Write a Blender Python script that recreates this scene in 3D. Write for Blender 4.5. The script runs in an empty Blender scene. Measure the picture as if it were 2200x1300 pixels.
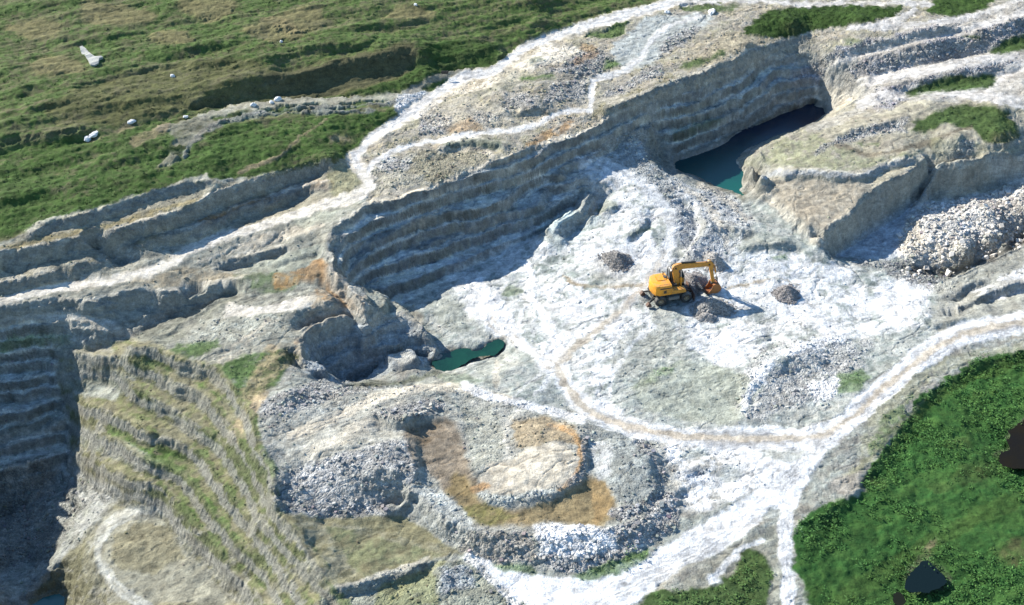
import bpy, math, random
import numpy as np
from mathutils import Vector
random.seed(7)
rng = np.random.default_rng(11)
# ------------------------------------------------------------------ image frame
# every feature of the quarry was read off in image pixels: (u, v) sight lines
# of a 2200 x 1300 image plus an assigned elevation give its place in metres.
HC = 80.0; PITCH = math.radians(38.0); FPX = 1100.0/math.tan(math.radians(22.5)); ZS = 0.83
cp, sp = math.cos(PITCH), math.sin(PITCH)
def unproj(u, v, z):
    """sight line + elevation (m) -> x, y in metres"""
    u = np.asarray(u, float); v = np.asarray(v, float)
    a = (u-1100.0)/FPX; b = -(v-650.0)/FPX
    dz = -sp + b*cp; dy = cp + b*sp
    t = (np.asarray(z, float)-HC)/dz
    return a*t, dy*t
def proj(x, y, z):
    dz = z-HC
    f = y*cp - dz*sp; up = y*sp + dz*cp
    f = np.maximum(f, 5.0)
    return 1100.0+FPX*x/f, 650.0-FPX*up/f
# ------------------------------------------------------------------ noise
_tab = rng.random((8, 256, 256))
def vnoise(x, y, k=0):
    xi = np.floor(x); yi = np.floor(y); fx = x-xi; fy = y-yi
    xi = xi.astype(np.int64) & 255; yi = yi.astype(np.int64) & 255
    x1 = (xi+1) & 255; y1 = (yi+1) & 255
    fx = fx*fx*fx*(fx*(fx*6-15)+10); fy = fy*fy*fy*(fy*(fy*6-15)+10); t = _tab[k % 8]
    a = t[yi, xi]; b = t[yi, x1]; c = t[y1, xi]; d = t[y1, x1]
    return (a+(b-a)*fx)*(1-fy)+(c+(d-c)*fx)*fy
def fbm(x, y, s, o=4, k=0, g=0.5):
    """zero mean, about -1..1; s = size in metres of the largest lump"""
    r = 0; a = 1.0; n = 0; c, q = math.cos(.6), math.sin(.6)
    X = x/s; Y = y/s
    for i in range(o):
        r = r+a*(vnoise(X+i*17.3, Y+i*9.1, k+i)*2-1); n += a; a *= g
        X, Y = (X*c-Y*q)*2.03, (X*q+Y*c)*2.03
    return r/n*1.6
def streak(x, y, s, ratio=4.0, ang=0.45, **kw):
    c, q = math.cos(ang), math.sin(ang)
    return fbm((x*c+y*q)/ratio, -x*q+y*c, s, **kw)
def cells(x, y, s, k=0):
    """worley noise: distance to nearest and second point, and a cell id 0..1"""
    X = x/s; Y = y/s; xi = np.floor(X); yi = np.floor(Y)
    f1 = np.full(X.shape, 9.0); f2 = f1.copy(); cid = np.zeros(X.shape)
    for dx in (-1, 0, 1):
        for dy in (-1, 0, 1):
            cx = xi+dx; cy = yi+dy; ix = cx.astype(np.int64) & 255; iy = cy.astype(np.int64) & 255
            px = cx+_tab[k % 8][iy, ix]; py = cy+_tab[(k+1) % 8][iy, ix]
            d = np.hypot(px-X, py-Y); m = d < f1
            f2 = np.where(m, f1, np.minimum(f2, d)); cid = np.where(m, _tab[(k+2) % 8][iy, ix], cid); f1 = np.where(m, d, f1)
    return f1, f2, cid
def sstep(a, b, x):
    t = np.clip((x-a)/(b-a), 0, 1); return t*t*(3-2*t)
# ------------------------------------------------------------------ break lines of the ground
GX0, GX1, GY0, GY1, CS = -120.0, 120.0, 44.0, 236.0, 0.25
PINS = []      # arrays of x, y, z
def dens(x, y, z, step=0.12):
    d = np.r_[0, np.cumsum(np.hypot(np.diff(x), np.diff(y)))]
    n = max(2, int(d[-1]/step)); s = np.linspace(0, d[-1], n)
    return np.interp(s, d, x), np.interp(s, d, y), np.interp(s, d, z)
def smooth_pts(p, z):
    """catmull-rom through the image-pixel points"""
    p = np.array([(a[0], a[1], (a[2] if len(a) > 2 else z)) for a in p], float)
    if len(p) < 3: return p
    q = np.vstack([2*p[0]-p[1], p, 2*p[-1]-p[-2]]); out = []
    for i in range(1, len(q)-2):
        for t in np.linspace(0, 1, 7)[:-1]:
            out.append(.5*((2*q[i])+(-q[i-1]+q[i+1])*t+(2*q[i-1]-5*q[i]+4*q[i+1]-q[i+2])*t*t+(-q[i-1]+3*q[i]-3*q[i+1]+q[i+2])*t**3))
    out.append(q[-2]); return np.array(out)
def L(p, z=0):
    q = smooth_pts(p, z); zz = q[:, 2]*ZS
    x, y = unproj(q[:, 0], q[:, 1], zz); PINS.append(dens(x, y, zz)); return x, y, zz
WALLS = []
def W(p, z=0, drop=1.5, run=.5, side=1, taper=True):
    """a crest and its toe: drop below it, run metres to the right (side 1) of its direction"""
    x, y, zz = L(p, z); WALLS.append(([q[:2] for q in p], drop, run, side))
    tx = np.gradient(x); ty = np.gradient(y); n = np.hypot(tx, ty)+1e-6
    ox = ty/n*side; oy = -tx/n*side
    k = 9; ker = np.ones(k)/k
    if len(ox) > k:
        ox = np.convolve(np.pad(ox, k//2, 'edge'), ker, 'valid'); oy = np.convolve(np.pad(oy, k//2, 'edge'), ker, 'valid')
    t = np.linspace(0, 1, len(x)); tp = np.minimum(1, np.minimum(t, 1-t)*8+.15) if taper else np.ones(len(x))
    PINS.append(dens(x+ox*run, y+oy*run, zz-drop*ZS*tp))
def P(pts):
    for u, v, z in pts:
        x, y = unproj(u, v, z*ZS); a = np.linspace(0, 6.28, 12)
        PINS.append((x+.6*np.cos(a), y+.6*np.sin(a), np.full(12, z*ZS)))
def bed(p, z, dz):
    x, y = unproj(*np.array(p, float).T, z*ZS); PINS.append(dens(x, y, np.full(len(x), (z-dz)*ZS)))
def road(p, w):
    x, y, z = L(p); tx = np.gradient(x); ty = np.gradient(y); n = np.hypot(tx, ty)+1e-6
    for s_ in (-w, w): PINS.append(dens(x-ty/n*s_, y+tx/n*s_, z))
# ---- north-western grassland
P([(-300,-100,16),(0,0,15),(300,0,15),(600,0,15),(900,0,14),(1150,0,13),(-300,400,13),(0,120,14.5),(200,100,14.5),(420,90,14.5),(620,90,14.5),(0,230,14),
   (0,420,12),(150,400,12),(300,370,12),(300,290,13),(450,330,12),(600,310,11.6),(700,330,11),(700,270,11),(560,260,12),(820,280,10.5),(-200,650,6),(820,90,14),(1000,70,12),(1300,-80,11.6),(700,-150,16),(0,-150,17),(2000,-120,12),(2400,-100,13)])
W([(-20,295),(60,280),(130,272),(215,258)], 14.0, 1.5, 1.4)
W([(380,205),(470,190),(560,168),(650,150),(740,128),(830,112),(890,98),(905,108)], 13.6, 1.7, 2.0)
W([(150,170),(240,150),(330,130),(420,122)], 14.8, .9, 1.2)
W([(60,225),(140,215),(230,200),(290,180)], 14.6, .9, 1.2)
W([(300,240),(380,222),(440,205)], 13.8, .9, 1.0)
W([(900,140),(980,112),(1060,92)], 12, 1.2, 1.8)
W([(940,45),(1050,30),(1150,20)], 12.8, 1.1, 2.0)
W([(560,130),(640,100),(740,90),(800,75)], 14.6, 1.2, 1.5)
L([(430,248,12.6),(520,228,12.2),(640,217,11.6),(760,213,11),(850,205,10.6),(905,190,10.4)])
L([(395,335,11.8),(420,300,12),(470,265,12.2),(560,243,12)])
L([(850,245,10.1),(800,235,10.6),(700,235,11.2)])
# ---- benches on the west side
W([(60,503,10.6),(100,480),(200,457),(338,413),(400,398),(445,386,11)], 11, 1.0, .3)
L([(0,535,9.9),(130,508,9.9),(240,482,9.9),(330,457,9.9),(420,432,9.9),(460,405,10.2)])
W([(-120,575,9.6),(0,548,9.7),(129,521),(203,504),(291,481),(372,460),(426,440),(474,416),(575,383),(660,359),(707,352)], 9.8, 1.9, .3)
L([(0,603,7.7),(101,578,7.8),(203,549,7.9),(288,515,8.0)])
W([(300,520),(350,505),(423,487),(470,465),(521,443),(575,430),(640,405),(704,393,8.9)], 8.2, 1.5, .3)
W([(-120,635,7.6),(0,609,7.7),(61,594),(135,582),(195,560)], 7.8, 1.2, .3)
W([(205,548),(240,552),(275,560)], 6.3, .8, .5)
RD1=[(-150,700,6.4),(0,650,6.5),(101,623,6.5),(217,606,6.5),(305,586,6.5),(366,565,6.5),(406,538,6.6),(474,511,6.8),(575,481,7),(677,447,7.8),(740,428,8.4),(795,402,8.8),(778,370,9),(763,340,9.1),(800,298,9.4),(870,250,9.7),(945,195,10),(1000,165,10.2),(1060,152,10.3),(1120,108,10.5),(1180,82,10.6),(1260,55,10.8),(1350,30,11),(1440,5,11),(1500,-40,11)]
road(RD1, .6)
L([(470,560,6.2),(560,530,6.8),(640,505,7.4),(700,470,8)])
W([(457,572),(470,562),(500,553),(542,545),(619,528)], 5.9, 1.2, .6)
W([(-100,668),(0,662),(68,655),(118,648),(176,650),(210,645)], 6.1, .9, .4)
W([(215,640),(271,630),(305,626),(338,628),(406,621),(474,606),(532,592)], 6.1, 1.9, .5)
road([(-150,715,4.6),(0,693,4.6),(101,680,4.6),(186,682,4.5),(254,696,3.8)], .35)
L([(262,742,2.6),(290,722,2.8),(330,700,3.0),(372,678,3.2),(410,655,3.6),(440,642,4.0)])
W([(300,745),(340,712),(372,690),(410,672),(455,648),(478,632)], 4.8, 1.2, .35, side=-1)
L([(366,724,4.2),(385,705,4.3),(420,690,4.4),(457,664,4.6),(481,650,4.8)])
L([(385,728,4.9),(430,700,5),(470,672,5.1),(495,655,5.2)])
# hummock in the hollow
P([(300,668,4.0),(318,664,4.4),(335,672,3.8)])
# ---- central plateau between the pits
P([(560,640,5.6),(600,600,6.2),(540,610,5.8),(640,560,6.8),(560,660,5.6),(620,660,5.8),(480,660,5.3),(560,720,5.4),(480,760,5.2),(600,760,5.6),(540,830,5.2),(650,660,6),(700,640,6.4),(620,840,5.8)])
W([(560,552,6),(600,560),(650,545),(690,540)], 6.6, .6, .5)
# ---- great pit: north-western wall
N1=[(712,560,7.2),(705,530,7.5),(720,495,8),(760,462,8.4),(798,436,8.6),(865,424),(950,396),(1018,366),(1102,339),(1170,311),(1255,285),(1305,261),(1356,237),(1460,201,8.6),(1561,167,8.3),(1629,140,7.8),(1697,120,7.2),(1748,123,6.9),(1799,149,6.3)]
W(N1, 8.8, 1.2, .45)
N2=[(728,575,6.3),(732,545,6.6),(748,513,7),(790,480,7.3),(850,455,7.5),(899,439),(964,411),(1035,385),(1119,358),(1180,338),(1238,315),(1300,297,7.3),(1345,275,7.2),(1400,262,7)]
W(N2, 7.6, 2.05, .45)
N3=[(738,600,4.8),(745,578,5),(775,545),(840,510),(900,484),(960,463),(1018,452),(1085,428),(1106,405),(1160,378),(1204,384),(1258,374,5)]
W(N3, 5.4, 1.95, .5)
N4=[(752,622,2.8),(762,608,3.0),(790,582),(850,560),(920,532),(1000,502),(1080,473),(1150,450),(1215,430),(1258,405,3.4)]
W(N4, 3.3, 1.7, .5)
L([(800,632,1.2),(850,606,1.5),(930,570,1.5),(1010,536,1.5),(1090,505,1.5),(1160,478,1.6),(1225,445,1.8)])
L([(845,642,.1),(900,625,.1),(960,600,.1),(1040,560,.1),(1120,525,.2),(1180,497,.3),(1232,468,1)])
# floor
P([(1000,650,.3),(950,690,.2),(1000,720,.2),(1100,600,.5),(1150,650,.8),(1200,560,.8),(1100,700,.8),(1250,520,1.6),(1300,600,1.6),(1380,560,2),(1200,700,1.2),(1330,520,2.5),(1260,460,3),(1330,430,3.4),(1400,430,3.6),(1300,380,4.4),(1350,340,4.8),(1450,450,3.4),(1400,500,3),(1460,560,2),(1490,610,1.6),(1440,650,1.5),(1560,640,1.5),(1650,640,1.5),(1540,720,1.5),(1650,720,1.6),(1750,650,1.4),(1850,640,1.2),(1950,640,.9),(1900,590,.2),(1980,600,.0),(1850,700,1.6),(1700,800,1.8),(1500,800,1.8),(1350,740,1.8),(1600,870,1.8),(1450,880,2),(1600,570,2),(1700,580,1.8),(1640,520,2.6),(1560,520,2.6),(1700,540,2)])
W([(1180,490,3.0),(1215,462,3.4),(1255,432,3.6),(1262,398,3.9)], 3.5, 2.2, 1.5)
W([(1340,505),(1365,498),(1385,480),(1393,468)], 3.2, .9, .5)
W([(1296,448),(1320,442),(1335,434)], 3.6, .7, .4)
RD2=[(1290,350,5),(1340,375,4.5),(1395,410,4),(1430,450,3.4),(1443,490,3),(1435,530,2.6),(1400,590,1.9),(1340,660,1.6),(1270,720,1.6),(1215,765,1.6),(1200,790,1.6),(1225,840,1.7),(1270,885,1.8),(1340,912,2),(1450,935,2.1),(1560,942,2.2),(1680,942,2.3),(1760,935,2.3),(1820,905,2.3),(1880,850,2.3),(1960,785,2.3),(2050,725,2.4),(2200,690,2.4),(2350,670,2.4)]
road(RD2, .6)
L([(1040,650,.6),(1080,700,.8),(1140,750,1.2),(1195,785,1.5)])
L([(1135,580,.6),(1145,640,.8),(1180,700,1.2),(1210,760,1.5)])
# ---- inner sub pit (left of the green pond)
RIM=[(712,560,7.2),(718,590,7),(745,612,6.6),(768,635,6.4),(788,662,6.2),(784,682,6.1),(735,668,6),(674,688,5.8),(645,716,5.6)]
W(RIM, 6.2, 2.0, .7, side=1)
L([(790,695,3.9),(865,676,3.2),(906,698,2.8),(938,730,2.3)])
W([(780,622,2.6),(815,628,3.3),(850,642,3.6),(885,668,3.4),(915,700,3.0),(938,732,2.2),(943,760,.6)], 3, 3.0, .6, side=-1)
L([(700,730,3.4),(770,725,2.4),(840,735,1.6),(900,745,.9)])
L([(660,800,2.2),(700,820,.6),(752,832,-1.2),(800,800,-1.2),(860,785,-1.0),(925,768,-.4)])
P([(700,775,1.4),(780,765,.6),(650,790,4.6)])
W([(640,735,5.6),(650,760,5.4),(680,775,5.0),(700,790,4.2)], 5, 2.0, .8, side=1)
P([(830,748,1.7),(850,744,2.2),(875,752,2.0),(890,772,1.4),(860,768,1.4)])
L([(738,832,2.2),(790,828,2.1),(850,826,2.0),(900,822,1.6),(960,815,1.4),(1010,812,1.6)])
W([(740,838,2.6),(790,834,2.5),(850,831,2.3),(905,826,1.7)], 2.5, 2.4, .5, side=-1)
# pond basin
L([(922,780,.2),(935,755,.2),(990,738,.2),(1040,735,.2),(1072,722,.3),(1092,742,.3),(1062,772,.3),(1020,778,.3),(990,796,.4),(940,806,.4),(922,780,.2)])
bed([(945,780),(985,768),(1030,762),(1068,740)], .12, .9)
# ---- bottom spoil heaps
L([(620,930,4.6),(700,900,4.7),(780,865,4.4),(870,838,3.8),(940,830,3),(1010,838,2.6),(1080,860,2.4),(1160,880,2.2),(1240,900,2)])
P([(640,880,5.0),(720,850,4.3),(1040,900,3.0),(960,880,3.6),(1140,850,2.2),(1100,800,1.8),(1000,850,2.6)])
W([(800,885,5.0),(850,900,5.4),(880,895,5.2),(930,880,4.6)], 5, 1.2, .7, side=1)
P([(640,960,4.8),(700,960,5.0),(760,950,5.1),(820,960,5.1),(850,950,5.0),(640,1040,3.5),(600,990,4.3)])
L([(868,920,4.7),(885,960,4.6),(890,1000,4.4),(885,1035,4.0)])
L([(700,1000,4.4),(780,1005,4.6),(850,1010,4.6)])
L([(895,925,4.0),(908,960,3.7),(908,1000,3.5),(925,1040,3.3),(970,1080,3.2),(1020,1115,3.1),(1100,1130,3.0),(1200,1125,3.0),(1290,1130,3.0)])
L([(590,1075,2.8),(680,1095,2.6),(760,1098,2.3),(830,1092,2.0)])
W([(830,1065,3.9),(860,1062,4.1),(888,1048,4.0)], 3.8, 2.0, .4, side=1)
P([(850,1098,1.2),(950,960,3.6),(980,1010,3.4),(1050,1105,3.0),(1200,1090,2.9),(1280,1075,2.9),(980,930,3.6)])
W([(1030,1000,3.9),(1018,1035,3.7),(1050,1065,3.7),(1110,1070,3.8),(1170,1055,3.9),(1225,1035,4.0),(1252,990,4.2),(1250,940,4),(1225,915,3.8)], 5, .7, .9, side=1)
P([(1120,1010,4.1),(1180,980,4.4),(1150,940,4.2),(1090,960,3.8),(1200,1000,4.3)])
L([(1262,940,3.4),(1270,985,3.2),(1262,1020,3.1)])
L([(1310,950,3.7),(1330,1000,4.0),(1335,1040,3.9),(1345,1075,3.7)])
L([(1385,970,3.8),(1402,1010,3.8),(1394,1050,3.6),(1355,1090,3.3)])
L([(1380,945,2.7),(1420,975,2.6),(1436,1010,2.6),(1428,1055,2.6),(1390,1100,3.0)])
L([(1290,1138,3.4),(1350,1128,3.3),(1410,1095,3.1),(1455,1050,2.9)])
L([(898,1045,3.6),(940,1095,3.6),(1000,1130,3.6),(1070,1145,3.5),(1150,1145,3.5),(1230,1140,3.5),(1290,1142,3.5)])
L([(860,1105,1.5),(920,1138,1.6),(970,1168,1.7),(1020,1197,1.8),(1090,1217,1.8),(1180,1237,1.8),(1260,1232,1.9),(1350,1202,1.9),(1430,1155,2),(1500,1115,2.1)])
P([(700,1130,2.0),(800,1150,1.6),(900,1180,1.5),(750,1200,1.4),(850,1230,1.4),(680,1180,2.0),(1100,1280,1.4),(1000,1260,1.4),(1200,1300,1.4),(1000,1340,1.4)])
W([(690,1272,1.8),(730,1262),(790,1250),(850,1232),(900,1212),(925,1200)], 1.8, 1.1, .5, side=1)
L([(940,1215,2.0),(955,1240,2.0),(945,1275,1.8)])
RD3=[(1000,1400,1.6),(1200,1330,1.6),(1330,1265,1.7),(1450,1210,1.9),(1560,1145,2.1),(1660,1060,2.3),(1740,985,2.4),(1820,910,2.3)]
road(RD3, 1.0)
L([(1670,1040,2.4),(1688,1120,2.2),(1690,1200,1.9),(1697,1300,1.7),(1710,1400,1.6)])
P([(1500,1020,2.2),(1550,980,2.2),(1450,1000,2.4),(1560,1060,2.2)])
W([(1475,1010,2.5),(1500,1003,2.7),(1520,1006,2.6)], 2.6,1.0,.5)
W([(1455,1060,2.6),(1480,1045,2.8),(1490,1052,2.6)], 2.6,1.0,.5)
# ---- south-western pit, sunlit benches
BENCH = []
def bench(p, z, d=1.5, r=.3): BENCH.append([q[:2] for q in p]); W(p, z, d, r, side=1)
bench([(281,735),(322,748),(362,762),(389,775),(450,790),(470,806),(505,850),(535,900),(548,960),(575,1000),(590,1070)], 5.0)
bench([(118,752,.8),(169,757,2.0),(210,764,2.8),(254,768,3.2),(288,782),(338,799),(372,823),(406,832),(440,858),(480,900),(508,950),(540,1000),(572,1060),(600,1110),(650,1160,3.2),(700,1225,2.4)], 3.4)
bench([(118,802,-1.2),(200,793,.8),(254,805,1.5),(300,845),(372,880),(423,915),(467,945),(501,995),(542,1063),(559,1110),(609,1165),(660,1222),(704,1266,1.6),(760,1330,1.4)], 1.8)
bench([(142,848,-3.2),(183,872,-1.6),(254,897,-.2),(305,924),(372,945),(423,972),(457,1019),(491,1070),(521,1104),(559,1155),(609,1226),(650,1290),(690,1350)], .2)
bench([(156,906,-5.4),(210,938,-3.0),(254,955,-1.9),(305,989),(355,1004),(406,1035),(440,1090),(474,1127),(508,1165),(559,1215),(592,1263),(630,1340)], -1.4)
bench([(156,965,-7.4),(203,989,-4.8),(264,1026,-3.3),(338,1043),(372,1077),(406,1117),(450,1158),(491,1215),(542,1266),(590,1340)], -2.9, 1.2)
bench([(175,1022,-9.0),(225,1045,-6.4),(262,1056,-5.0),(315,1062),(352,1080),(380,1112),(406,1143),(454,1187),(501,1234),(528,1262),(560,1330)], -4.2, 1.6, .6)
# shaded wall of that pit
W([(-200,720,4.3),(-80,712),(0,703),(51,697),(100,695),(145,697),(190,716,3.8),(225,730,2.8)], 4.2, 2.4, .6)
L([(150,738,1.4),(205,748,1.6),(240,752,2.0)])
W([(-200,790,.4),(-60,775),(0,768),(70,760),(112,756)], .6, 1.8, .4)
W([(-200,845,-1.8),(-60,832),(0,826),(60,818),(112,806)], -1.6, 1.9, .4)
W([(-200,905,-4.1),(-60,895),(0,890),(70,878),(138,852)], -3.9, 1.9, .4)
W([(-200,965,-6.4),(-60,955),(0,948),(80,935),(150,912)], -6.2, 2.0, .4)
W([(-200,1030,-8.8),(-60,1020),(0,1012),(80,1000),(150,972)], -8.6, 2.2, .4)
L([(-200,1110,-12.4),(0,1100,-12.6),(60,1080,-12.4),(120,1060,-11.9),(160,1040,-11)])
L([(-200,720,4.9),(-300,800,6),(-380,960,6.5),(-430,1150,6.5),(-470,1400,6)])
L([(-230,830,-1),(-300,950,-5),(-330,1100,-9),(-340,1300,-11)])
P([(40,1150,-13),(100,1130,-12.6),(150,1110,-11.6),(60,1220,-13.2),(0,1250,-13.5),(-60,1180,-13.5)])
L([(262,1074,-6.0),(225,1102,-7.0),(200,1130,-7.8),(150,1185,-9.6),(100,1230,-11.0),(50,1275,-12.2),(20,1330,-13.4)])
# quarry floor with the loop track
L([(338,1112,-5.9),(300,1104,-6),(250,1116,-6.4),(215,1150,-7),(205,1195,-7.2),(222,1235,-7.2),(260,1270,-7.2),(320,1310,-7.2)])
P([(300,1170,-6.4),(380,1185,-6.3),(330,1230,-6.8),(420,1260,-6.6),(470,1300,-6.4),(180,1230,-8.6),(160,1255,-9.8),(200,1310,-9.8)])
L([(60,1290,-13.0),(90,1270,-12.9),(130,1268,-12.8),(155,1285,-12.7),(160,1330,-12.7)])
bed([(80,1310),(120,1290),(110,1330)], -13.1, 1)
for q_ in ([(2165,985),(2180,950),(2215,940),(2240,980),(2180,995)],[(1965,1235),(1985,1220),(2015,1245),(1980,1260)],[(1930,1285),(1932,1290)]): bed(q_, 1.45, 1.0)
# ---- upper middle, hummocky spoil
P([(870,300,10),(900,230,10.2),(1000,230,10.5),(1080,180,11.5),(1140,130,11.6),(1200,120,11.2),(1230,90,10.9),(1000,260,10),(1100,240,9.9),(1200,200,10.5),(1150,180,11.2),(900,330,9.6),(850,390,9.4),(1000,310,9.6),(930,385,9.2),(1050,330,9.3),(1280,150,10.4),(1350,90,10.6),(1420,60,10.6),(1320,200,9.8),(1420,130,10.2),(1260,230,9.6),(1240,270,9.2),(1150,215,10.8)])
W([(945,310),(985,304),(1040,303),(1080,308)], 9.9, 1.1, .7)
W([(1080,232),(1100,236),(1130,232),(1160,222)], 10.6, .8,.8)
L([(800,345,9.3),(850,318,9.5),(930,300,9.6),(1050,285,9.6),(1150,270,9.5),(1200,240,9.6),(1265,238,9.6),(1272,200,9.9),(1282,172,10),(1345,150,10.2),(1400,90,10.5),(1470,50,10.6)])
# ---- northern rim behind the lake
W([(1305,225),(1330,222),(1373,207),(1460,172),(1520,150),(1561,133),(1629,108,9.6),(1663,96,9.2),(1741,73,8.8)], 10.2, 1.0, .45)
P([(1600,20,11),(1700,40,11),(1850,35,11),(1500,90,10.6),(1600,90,10.6),(1480,140,10.4),(1900,15,11.2),(1790,95,8.6)])
# ---- lake
W([(1585,200,6.0),(1663,176,5.3),(1714,159,4.9),(1758,162,4.8),(1800,174,4.8),(1846,193,5.0),(1850,206,5.0),(1819,229,5.2),(1785,252,5.3),(1748,263,5.3),(1680,297,5.1),(1634,320,4.8),(1636,345,4.5),(1654,372,4.1),(1674,400,3.6)], 6.2, 1.6, .8, side=1)
L([(1412,250,6),(1480,230,6),(1560,205,6.1)])
W([(1417,271,5.0),(1470,262,4.9),(1540,240,4.6),(1600,222,4.2),(1660,205,3.7),(1690,196,3.4)], 4.9, 1.0, .5)
W([(1440,322,2.0),(1460,305,2.8),(1528,281,2.8),(1578,256,2.6),(1622,239,2.3),(1690,216,2.0)], 2.9, 1.2, .6)
LAKE=[(1452,352),(1460,338),(1510,318),(1562,297),(1620,272),(1663,257),(1714,236),(1755,222),(1771,232),(1758,256),(1710,277),(1663,293),(1620,312),(1589,327),(1572,344),(1577,360),(1602,379),(1629,400),(1634,413),(1626,423),(1595,426),(1589,413),(1558,406),(1520,388),(1494,374),(1460,368)]
LZ=0.6
L([(a,b,LZ-.1) for a,b in LAKE]+[(1452,352,LZ-.1)])
bed([(1480,352),(1560,325),(1650,278),(1740,240)], LZ, 1.6)
bed([(1540,370),(1580,385),(1610,410)], LZ, .9)
W([(1425,262,5.2),(1395,280,5),(1384,300,4.8),(1390,325,4.6),(1407,352,4.2),(1434,369,3.6),(1480,378,2.6)], 4.6, 2.4, 1.5, side=-1)
P([(1350,300,5.6),(1370,275,6.2)])
L([(1480,395,2.6),(1530,412,2.0),(1575,430,1.6),(1620,440,2.2),(1655,462,2.4),(1700,500,2.2),(1740,530,1.9)])
W([(1460,420,3.4),(1500,440,3.2),(1540,470,3.0),(1590,490,2.8)], 3.2, .8, .6, side=1)
W([(1480,540,3.3),(1510,500,3.6),(1520,470,3.6),(1500,440,3.5)], 3.5, 1.6, .8, side=-1)
W([(1550,480,3.2),(1590,488,3.2),(1620,500,2.6)], 3.2,1.2,.6)
W([(1600,530,2.9),(1660,515,3.2),(1730,520,3.0)], 3.0,.8,.5)
# ---- eastern plateau and its cliff
P([(1620,340,5.4),(1700,315,5.3),(1790,280,5.6),(1860,240,5.8),(1900,290,6.2),(1800,330,6),(1700,350,5.6),(1950,330,6.4),(2050,290,7),(2150,280,7.4),(2150,230,8),(2000,220,7.6),(1900,222,6.2),(1720,410,4.3),(1800,420,4.5),(1750,460,4.2),(2350,280,8)])
W([(1638,374),(1660,368),(1700,366),(1760,369),(1820,375),(1870,368),(1905,352),(1950,345),(1985,335)], 5.8, .9, .45)
CLIFF=[(1672,425,3.7),(1700,455,3.9),(1738,488,4.0),(1772,505,4.1),(1785,484,4.2),(1842,447,4.3),(1866,413,4.6),(1900,393,4.8),(1951,376,5.1),(1978,354,5.3),(2008,345,5.5),(2086,332,5.9),(2200,318,6.2),(2350,300,6.2)]
x_,y_,z_=L(CLIFF)
L([(1787,553,-.4),(1798,546,-.6),(1832,524,-.6),(1866,502,-.6),(1910,478,-.6),(1950,448,-.4),(1978,425,-.2),(1992,404,.6)])
L([(1655,432,3.0),(1690,470,2.9),(1735,512,2.4),(1768,540,1.0),(1785,557,-.2)])
W([(1985,405,2.8),(1995,392,3.4),(2019,369,4.2),(2086,358,4.4),(2103,354,4.4),(2137,338,4.8),(2191,330,5.2),(2350,318,5.4)], 4.4, 3.4, .4)
L([(2000,440,.2),(2063,425,.5),(2130,408,.5),(2178,388,.8),(2300,370,.8)])
L([(2010,364,3.9),(2050,354,4.0),(2100,349,4.2)])
P([(1880,530,-.7),(1930,520,-.6),(1830,550,-.4),(1990,470,1.2),(2050,470,1.3),(2120,450,1.5),(2000,510,.9),(2080,530,1.0),(2150,500,1.2),(2250,450,2),(1960,540,.4),(2200,430,1.8)])
L([(1930,575,-.4),(1990,590,-1.4),(2050,588,-1.8),(2100,565,-1.8),(2160,530,-1.6),(2250,490,-1.5)])
W([(2010,610,.6),(2060,590,1.4),(2120,560,1.8),(2200,525,2.0),(2300,480,2.2)], 1.6, 2.6, .5, side=-1)
W([(2040,640,1.0),(2080,615,1.5),(2130,597,1.8)], 1.4, 1.0, .4, side=1)
W([(2025,672,1.3),(2070,655,1.6),(2120,625,2.0),(2200,603,2.3),(2300,585,2.3)], 1.8, 1.4, .5, side=1)
P([(2100,650,2.2),(2200,640,2.4),(2100,690,2.4)])
# ---- north-eastern waste tips
W([(1775,118,7.8),(1830,100,8.8),(1900,85,9.7),(2010,60,10.8),(2100,45,11)], 9.8, 1.0, 1.6)
L([(1815,135,7.2),(1870,108,8.3),(1950,85,9.4),(2060,60,10.2),(2180,15,11)])
W([(1835,130,7.3),(1880,115,8.0),(1960,95,9),(2050,75),(2140,50,10.8),(2250,30,11)], 9.6, 2.2, 3.2)
L([(1820,168,5.6),(1870,165,6.2),(1960,145,7.2),(2060,125,8.4),(2200,110,8.8),(2300,95,9)])
W([(1900,190,6.6),(1980,165,7.5),(2060,148,8.2),(2140,135,8.4),(2200,125,8.6)], 8.0, 1.3, 1.6)
L([(1870,245,6.0),(1930,215,6.6),(2010,200,7.3),(2090,203,7.5),(2200,215,7.6),(2300,225,7.6)])
W([(1790,290,6.4),(1850,272,6.6),(1900,262,6.8),(1945,255,7)], 6.8, .8, .8)
W([(1880,210,6.2),(1905,205,6.3),(1930,212,6.4)], 6.3,.6,.8)
P([(1865,185,5.9),(2200,180,8),(2200,60,9.6)])
# ---- southern scrubland on the right
P([(2000,900,1.4),(2100,820,1.4),(2200,780,1.4),(1900,1050,1.5),(1800,1150,1.5),(1800,1280,1.5),(2000,1200,1.4),(2150,1050,1.4),(2250,1250,1.4),(2450,900,1.4),(2450,1300,1.4),(1600,1290,1.6),(1500,1280,1.6)])
W([(1715,1150,2.1),(1770,1095,2.2),(1850,1020,2.2),(1900,950,2.2),(1960,870,2.2),(2030,805,2.2),(2120,765,2.2),(2250,745,2.2)], 2.2, .8, 1.2)
W([(1590,900,2.8),(1600,860,3.0),(1640,790,3.0),(1700,755,3.0),(1800,735,2.4)], 2.4, .35, 1.2)
W([(1960,700,2.4),(2020,690,2.4),(2100,675,2.5)], 2.4,.5,.6)
P([(1720,820,1.8),(1800,790,1.8),(1850,800,2)])
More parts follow.
